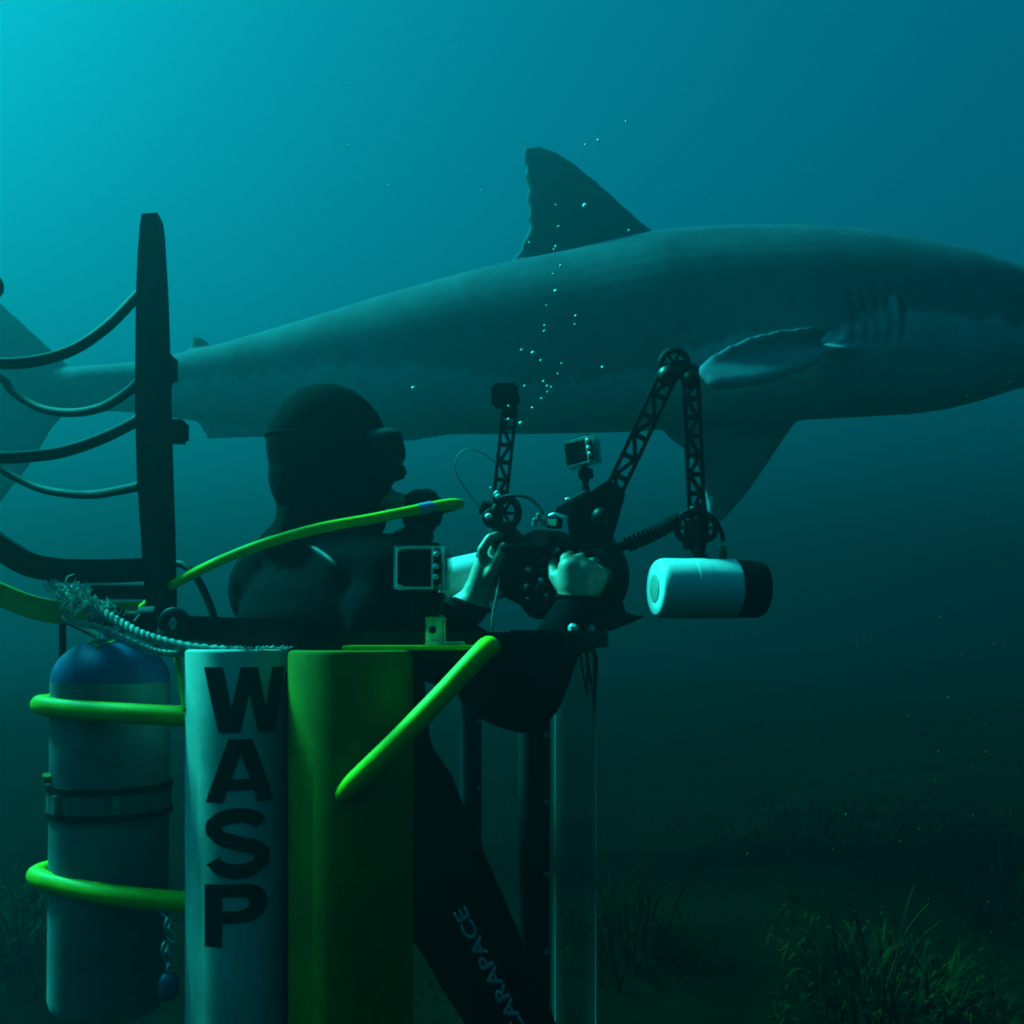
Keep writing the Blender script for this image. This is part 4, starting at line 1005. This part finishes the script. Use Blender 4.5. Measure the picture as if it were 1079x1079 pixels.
def make_rig():
    t = thing('underwater_camera', 'large black underwater camera rig with strobe arms in the diver\'s hands', 'camera rig', P(585, 610, 1.86))
    d = Vector((math.sin(R(28)), math.cos(R(28)), 0)); s = Vector((d.y, -d.x, 0)); up = Vector((0, 0, 1)); up2 = (up + s * 0.12).normalized(); s2 = (s - up2 * s.dot(up2)).normalized()
    h = P(574, 603, 1.86)
    # housing: rounded octagonal body
    mb = MB(); prof = [(-0.075, 0.035), (-0.068, 0.062), (-0.03, 0.080), (0.02, 0.080), (0.055, 0.070), (0.072, 0.040), (0.074, -0.02), (0.060, -0.062), (0.02, -0.085), (-0.02, -0.092), (-0.045, -0.070), (-0.070, -0.04)]
    pts = [h + s2 * x + up2 * z for x, z in prof]
    mb.prism(pts, d * 0.11)
    hs = mb.build('housing', M['black'], t, bevel=0.006)
    mb = MB(); mb.prism([h - d * 0.006 + s2 * x * 0.86 + up2 * z * 0.86 for x, z in prof], d * 0.006); mb.build('back_door', M['frame'], hs, bevel=0.002)
    random.seed(3)
    for i in range(16):                                   # buttons and dials on the back door
        x, z = random.uniform(-0.055, 0.055), random.uniform(-0.06, 0.05); r_ = random.choice((0.004, 0.005, 0.0065, 0.009))
        MB().lathe([(0, r_), (0.008, r_), (0.010, r_ * 0.6)], h - d * 0.006 + s2 * x + up2 * z, -d, 12).build('button', M['steel'] if i % 5 == 0 else M['black'], hs)
    MB().prism([h - d * 0.0085 + s2 * x + up2 * z for x, z in ((-0.03, 0.01), (0.035, 0.01), (0.035, -0.035), (-0.03, -0.035))], d * 0.002).build('rear_screen', M['screen'], hs)
    vf = MB(); vf.box(h - d * 0.02 + up2 * 0.058 + s2 * 0.0, (0.042, 0.036, 0.030), s2, d, up2); vf.build('viewfinder', M['rubber'], hs, bevel=0.004)
    # top plate, latches and knobs with bright rims
    c = P(584, 551, 1.80)
    MB().box(c, (0.026, 0.02, 0.020), s2, d, up2).build('top_latch', M['black'], hs, bevel=0.002)
    MB().box(c - d * 0.011, (0.019, 0.002, 0.012), s2, d, up2).build('latch_label', M['label'], hs)
    MB().tube(smooth_path([c + up2 * 0.013 - s2 * 0.012, c + up2 * 0.017, c + up2 * 0.011 + s2 * 0.02], 4), 0.0018, 6).build('latch_wire', M['steel'], hs)
    for px, py in ((563, 554), (572, 554), (567, 549)):
        MB().lathe([(0, 0.005), (0.012, 0.005), (0.014, 0.003)], P(px, py, 1.80), up2, 10).build('control_knob', M['steel'], hs)
    c = P(609, 526, 1.84)
    tp = MB().prism([c + s2 * x + d * y + up2 * (x * 0.55 - 0.004) for x, y in ((-0.030, -0.03), (0.032, -0.03), (0.032, 0.03), (-0.030, 0.03))], up2 * -0.010).build('top_mount', M['black'], hs, bevel=0.002)
    MB().prism([c + s2 * x + d * y + up2 * (x * 0.55 - 0.002) for x, y in ((-0.012, -0.026), (0.026, -0.026), (0.026, 0.012), (-0.012, 0.012))], up2 * 0.003).build('mount_shoe', M['label2'], hs, bevel=0.001)
    MB().ball(P(599, 526, 1.80), (0.007, 0.006, 0.003)).build('mount_screw', M['label2'], hs)
    mb = MB(); mb.prism([P(618, 520, 1.83), P(640, 505, 1.83), P(650, 515, 1.83), P(640, 552, 1.83), P(632, 575, 1.83), P(600, 570, 1.83), P(596, 545, 1.83)], d * 0.05); mb.build('top_handle', M['black'], hs, bevel=0.004)
    # dome port
    pc = h + d * 0.115 + s2 * 0.012
    mb = MB(); mb.lathe([(-0.02, 0.060), (0.0, 0.066), (0.02, 0.086), (0.034, 0.094), (0.050, 0.095), (0.052, 0.088), (0.040, 0.086)], pc, d, 48); port = mb.build('dome_port', M['black'], t)
    mb = MB(); mb.lathe([(0.041, 0.087)] + [(0.041 + 0.062 * math.sin(R(a)), 0.087 * math.cos(R(a))) for a in (12, 25, 38, 50, 62, 73, 82, 88)], pc, d, 40); mb.build('dome_glass', M['screen'], port)
    # petal shade pointing forward, below
    mb = MB(); q = [P(604, 662, 1.93), P(610, 667, 1.92), P(625, 668, 1.93), P(645, 663, 1.97), P(662, 656, 2.02), P(677, 649, 2.06), P(655, 645, 2.03), P(648, 620, 2.02), P(630, 640, 1.95)]
    mb.prism(q, Vector((0.012, 0.02, 0.0))); mb.build('lens_shade', M['rubber'], port, bevel=0.002)
    MB().prism([P(628, 556, 1.92), P(634, 553, 1.92), P(646, 564, 1.92), P(648, 571, 1.92), P(636, 572, 1.92)], d * 0.012).build('shade_tab', M['blue2'], port, bevel=0.001)
    # grips
    for (a, b, nm) in ((P(524, 556, 1.90), P(531, 622, 1.90), 'left'), (P(616, 580, 1.84), P(616, 650, 1.84), 'right')):
        mb = MB(); pp = smooth_path([a, a.lerp(b, 0.3), a.lerp(b, 0.65), b], 4); mb.tube(pp, [0.017 + 0.003 * math.sin(i * 0.9) for i in range(len(pp))], 12)
        g = mb.build('grip', M['rubber'], t)
        hc = b + Vector((0, 0, 0.0))
        MB().tube([b, h + d * 0.03 - up2 * 0.06 + s2 * (0.05 if nm == 'right' else -0.05)], 0.011, 8).build('grip_bracket', M['black'], g)
        MB().tube([a, h + d * 0.03 + up2 * 0.05 + s2 * (0.05 if nm == 'right' else -0.05)], 0.010, 8).build('grip_bracket', M['black'], g)
    MB().prism([P(521, 556, 1.90), P(534, 548, 1.90), P(562, 575, 1.88), P(556, 640, 1.88), P(540, 625, 1.88), P(528, 592, 1.90)], Vector((0.005, 0.02, 0))).build('side_plate', M['black'], t, bevel=0.004)
    # crossbar from grip to grip
    mb = MB(); a, b = P(528, 578, 1.86), P(646, 573, 1.83); mb.tube([a, (a + b) / 2, b], 0.0085, 10); mb.build('tray_bar', M['black'], t)
    # left strobe arm standing up
    cl = clamp(P(531, 541, 1.88), L(16, 1.88), 'ball_clamp', t, (0.3, 1, 0), (-1, 0, 0.3))
    clamp(P(519, 546, 1.86), L(9, 1.86), 'ball_clamp', t, (0.1, 1, 0.1), (0.4, 0, 1))
    truss(P(527, 524, 1.88), P(537, 432, 1.88), L(17, 1.88), 'strobe_arm', t, 5)
    mb = MB(); c = P(532, 417, 1.88); mb.box(c, (L(28, 1.88), 0.03, L(25, 1.88))); mb.box(c + Vector((0.016, 0, -0.008)), (0.026, 0.026, 0.024)); mb.build('arm_head', M['rubber'], t, bevel=0.006)
    # left strobe: white barrel seen beyond the hand
    a = P(452, 600, 2.0); b = P(506, 588, 2.03); ax = (b - a).normalized(); r_ = L(27, 2.0)
    st = MB().lathe([(-0.03, 0.03), (-0.026, r_ * 0.86), (-0.012, r_), ((b - a).length, r_), ((b - a).length + 0.002, r_ * 0.9)], P(470, 617, 2.0) , ax, 36).build('strobe', M['strobe'], t)
    MB().lathe([(0, r_ * 0.98), (0.04, r_ * 0.98), (0.046, r_ * 0.8)], P(470, 617, 2.0) + ax * ((b - a).length + 0.001), ax, 32).build('strobe_head', M['rubber'], st, bevel=0.002)
    MB().tube([P(505, 590, 2.0), P(515, 566, 1.94), P(525, 548, 1.89)], 0.011, 8).build('strobe_stem', M['black'], t)
    # right strobe arms
    truss(P(634, 545, 1.80), P(704, 396, 1.78), L(21, 1.79), 'strobe_arm', t, 7)
    truss(P(728, 400, 1.77), P(734, 540, 1.76), L(19, 1.765), 'strobe_arm', t, 7)
    clamp(P(710, 383, 1.775), L(14, 1.77), 'ball_clamp', t, (0.2, 1, 0.1), (1, 0, -0.45))
    mb = MB(); mb.capsule(P(706, 391, 1.78), P(729, 391, 1.775), L(9, 1.77), L(8, 1.77)); mb.build('joint', M['black'], t)
    clamp(P(727, 556, 1.755), L(14, 1.755), 'ball_clamp', t, (0.3, 1, 0.2), (0, 0, -1))
    clamp(P(743, 556, 1.75), L(13, 1.75), 'ball_clamp', t, (-0.3, 1, 0.1), (-0.6, 0, -1))
    mb = MB(); mb.tube([P(733, 548, 1.757), P(735, 565, 1.757), P(736, 583, 1.757)], [L(13, 1.757), L(11, 1.757), L(7, 1.757)], 12); mb.build('joint', M['black'], t)
    # coil sheathed cable/arm from the housing to the lower joint
    pp = smooth_path([P(636, 578, 1.81), P(655, 576, 1.80), P(680, 566, 1.78), P(700, 556, 1.765), P(716, 548, 1.76)], 6)
    core = MB().tube(pp, L(5.0, 1.78), 10).build('lower_arm', M['black'], t)
    mb = MB(); N = 170; tot = len(pp) - 1; q = []
    for i in range(N):
        u = 0.30 + 0.70 * i / (N - 1); x = u * tot; k = min(int(x), tot - 1); p = pp[k].lerp(pp[k + 1], x - k); a, uu, vv = basis(pp[k + 1] - pp[k]); an = i / 11 * 2 * math.pi
        q.append(p + (uu * math.cos(an) + vv * math.sin(an)) * L(7.2, 1.77))
    mb.tube(q, L(1.5, 1.77), 5); mb.build('coiled_cord', M['rubber'], core)
    # sync cables
    MB().tube(smooth_path([P(716, 548, 1.75), P(722, 540, 1.74), P(738, 538, 1.74), P(752, 547, 1.74), P(760, 560, 1.745), P(762, 570, 1.75)], 6), L(2.4, 1.75), 8).build('sync_cable', M['rubber'], t)
    MB().tube(smooth_path([P(528, 524, 1.84), P(540, 522, 1.83), P(556, 524, 1.82), P(566, 532, 1.81), P(572, 541, 1.80)], 6), L(1.8, 1.82), 8).build('sync_cable', M['rubber'], t)
    MB().tube(smooth_path([P(509, 538, 1.85), P(494, 520, 1.83), P(481, 499, 1.82), P(481, 483, 1.81), P(490, 474, 1.81), P(504, 475, 1.82), P(518, 484, 1.84), P(530, 492, 1.87)], 8), 0.0011, 6).build('cord_loop', M['cord'], t)
    mb = MB(); mb.tube(smooth_path([P(526, 606, 1.86), P(524, 625, 1.85), P(520, 645, 1.85), P(518, 668, 1.85)], 6), 0.0024, 6); mb.build('lanyard', M['rope'], t)
    # right strobe
    a = P(690, 620, 1.715); ax = Vector((math.cos(R(11)), math.sin(R(11)), 0.005)).normalized(); r_ = L(31.5, 1.73); Ln = 0.146
    st = MB().lathe([(0, r_ * 0.55), (0.0002, r_ * 0.84), (0.004, r_ * 0.93), (0.010, r_ * 0.98), (0.016, r_), (Ln * 0.45, r_), (Ln * 0.452, r_ + 0.0006), (Ln * 0.62, r_ + 0.0006), (Ln * 0.622, r_), (Ln - 0.002, r_), (Ln, r_ - 0.002)], a, ax, 56).build('strobe', M['strobe'], t)
    MB().lathe([(Ln + 0.0004, r_ - 0.0012), (Ln + 0.045, r_ - 0.0012), (Ln + 0.053, r_ - 0.006), (Ln + 0.055, r_ - 0.012)], a, ax, 48).build('strobe_head', M['rubber'], st)
    MB().lathe([(-0.0022, r_ * 0.40), (-0.001, r_ * 0.46), (0.0, r_ * 0.46)], a, ax, 28).build('strobe_dial', M['dial'], st)
    p = P(738, 588, 1.757)
    MB().lathe([(0, 0.022), (0.006, 0.022), (0.010, 0.012), (0.014, 0.012)], Vector((p.x, p.y, a.z + r_ - 0.003)), (0, 0, 1), 18).build('strobe_foot', M['black'], st)
    p = P(762, 580, 1.75); p.z = a.z + r_ - 0.003
    MB().lathe([(0, 0.0095), (0.006, 0.0095), (0.007, 0.007), (0.020, 0.007), (0.022, 0.0052), (0.028, 0.0052)], p, (0, 0, 1), 14).build('cable_plug', M['plug'], st)
    return t
make_rig()
def mount_far(t, p, X, Y, Z):
    mb = MB(); mb.box(p - Z * 0.012, (0.024, 0.018, 0.018), X, Y, Z)
    q = P(617, 520, 1.84); mb.tube([p - Z * 0.016, p.lerp(q, 0.6), q], [0.010, 0.006, 0.010], 10); mb.build('mount_arm', M['rubber'], t, bevel=0.0015)
yb = R(28); Xf = Vector((math.cos(yb), -math.sin(yb), 0.16)).normalized(); Yf = Vector((math.sin(yb), math.cos(yb), 0)); Zf = Xf.cross(Yf).normalized()
action_camera('action_camera', 'tiny action camera tilted on top of the big black housing', P(614, 477, 1.84), Xf, Yf, Zf, 0.060, 0.050, 0.034, mount_far, None)

# ------------------------------------------------------------------ bubbles and drifting specks
def make_bubbles():
    random.seed(9)
    spots = [(660, 128), (631, 148), (617, 153), (617, 217, 4), (663, 243), (586, 216), (589, 239), (586, 260), (584, 263), (558, 256), (591, 280), (583, 289), (586, 307, 3), (576, 322), (607, 333), (606, 342), (574, 343), (574, 349), (550, 369), (562, 372, 3), (570, 380), (592, 383), (635, 387), (573, 402), (577, 407), (581, 408), (577, 413), (588, 394), (553, 407), (571, 420), (561, 430), (549, 446, 3), (536, 428), (536, 442), (525, 523, 4), (515, 544, 5), (517, 514), (436, 409, 3), (372, 25, 3), (368, 88), (368, 154), (345, 206, 3), (508, 201), (410, 195)]
    base = None; me = None
    for i, q in enumerate(spots):
        Y = random.uniform(1.5, 2.0) if q[1] > 380 else random.uniform(1.9, 2.6)
        if q[0] < 530 and q[1] > 500: Y = 1.80
        if q[0] < 515 and q[1] < 210: q = (q[0], q[1], 1.3)
        r = L((q[2] if len(q) > 2 else random.uniform(1.5, 2.3)) * 0.80, Y)
        if me is None:
            mb = MB(); mb.ball((0, 0, 0), (1, 1, 0.82), 12, 8); me = mb.mesh('bubble'); me.materials.append(M['bubble'])
            for p in me.polygons: p.use_smooth = True
        o = bpy.data.objects.new('bubble', me); C.objects.link(o); o.location = P(q[0], q[1], Y); o.scale = (r, r, r)
        own = {(660, 128): 'highest of the three air bubbles above the dorsal fin', (631, 148): 'middle of the three air bubbles above the dorsal fin', (617, 153): 'lowest of the three air bubbles above the dorsal fin',
               (617, 217): 'brightest air bubble, in front of the dorsal fin', (663, 243): 'air bubble at the front foot of the dorsal fin', (635, 387): 'lone air bubble between the bubble stream and the top arm joint',
               (525, 523): 'bright air bubble at the foot of the standing strobe arm', (515, 544): 'large air bubble on the clamp above the left hand', (517, 514): 'small air bubble beside the foot of the standing strobe arm',
               (436, 409): 'lone air bubble right of the diver\'s hood', (372, 25): 'topmost air bubble in the open water', (368, 88): 'second air bubble down in the open water', (368, 154): 'third air bubble down in the open water',
               (345, 206): 'air bubble above and left of the shark\'s back', (508, 201): 'lone air bubble left of the dorsal fin', (410, 195): 'faint air bubble above the middle of the shark\'s tail stalk',
               (549, 446): 'lowest air bubble of the stream, beside the standing strobe arm'}.get((q[0], q[1]))
        tag(o, own or 'tiny air bubble in the stream rising before the shark\'s side', 'bubble', 'bubbles in the water' if own else 'bubble stream before the shark')
make_bubbles()
def make_specks():
    random.seed(31); mb = MB()
    for _ in range(1300):
        Y = 0.8 + 4.5 * random.random(); p = P(random.uniform(-30, 1110), random.uniform(-20, 1000), Y)
        if p.z < 0.3: continue
        r = random.uniform(0.25, 0.6) * Y / F
        b = len(mb.v); mb.v += [p + Vector(q) * r for q in ((1, 0, -0.7), (-1, 0, -0.7), (0, 1, 0.7), (0, -1, 0.7))]
        mb.f += [(b, b + 1, b + 2), (b, b + 2, b + 3), (b, b + 3, b + 1), (b + 1, b + 3, b + 2)]
    tag(link('drifting_specks', mb.mesh('drifting_specks'), M['speck'], smooth=0), 'fine pale particles drifting in the water', kind='stuff')
make_specks()

# ------------------------------------------------------------------ the water itself
mb = MB(); mb.box((0, 0, 1.5), (92, 92, 7.0))            # z from -2.0 to 5.0
haze = link('haze', mb.mesh('haze'), M['sea'], smooth=0)
tag(haze, kind='stuff')
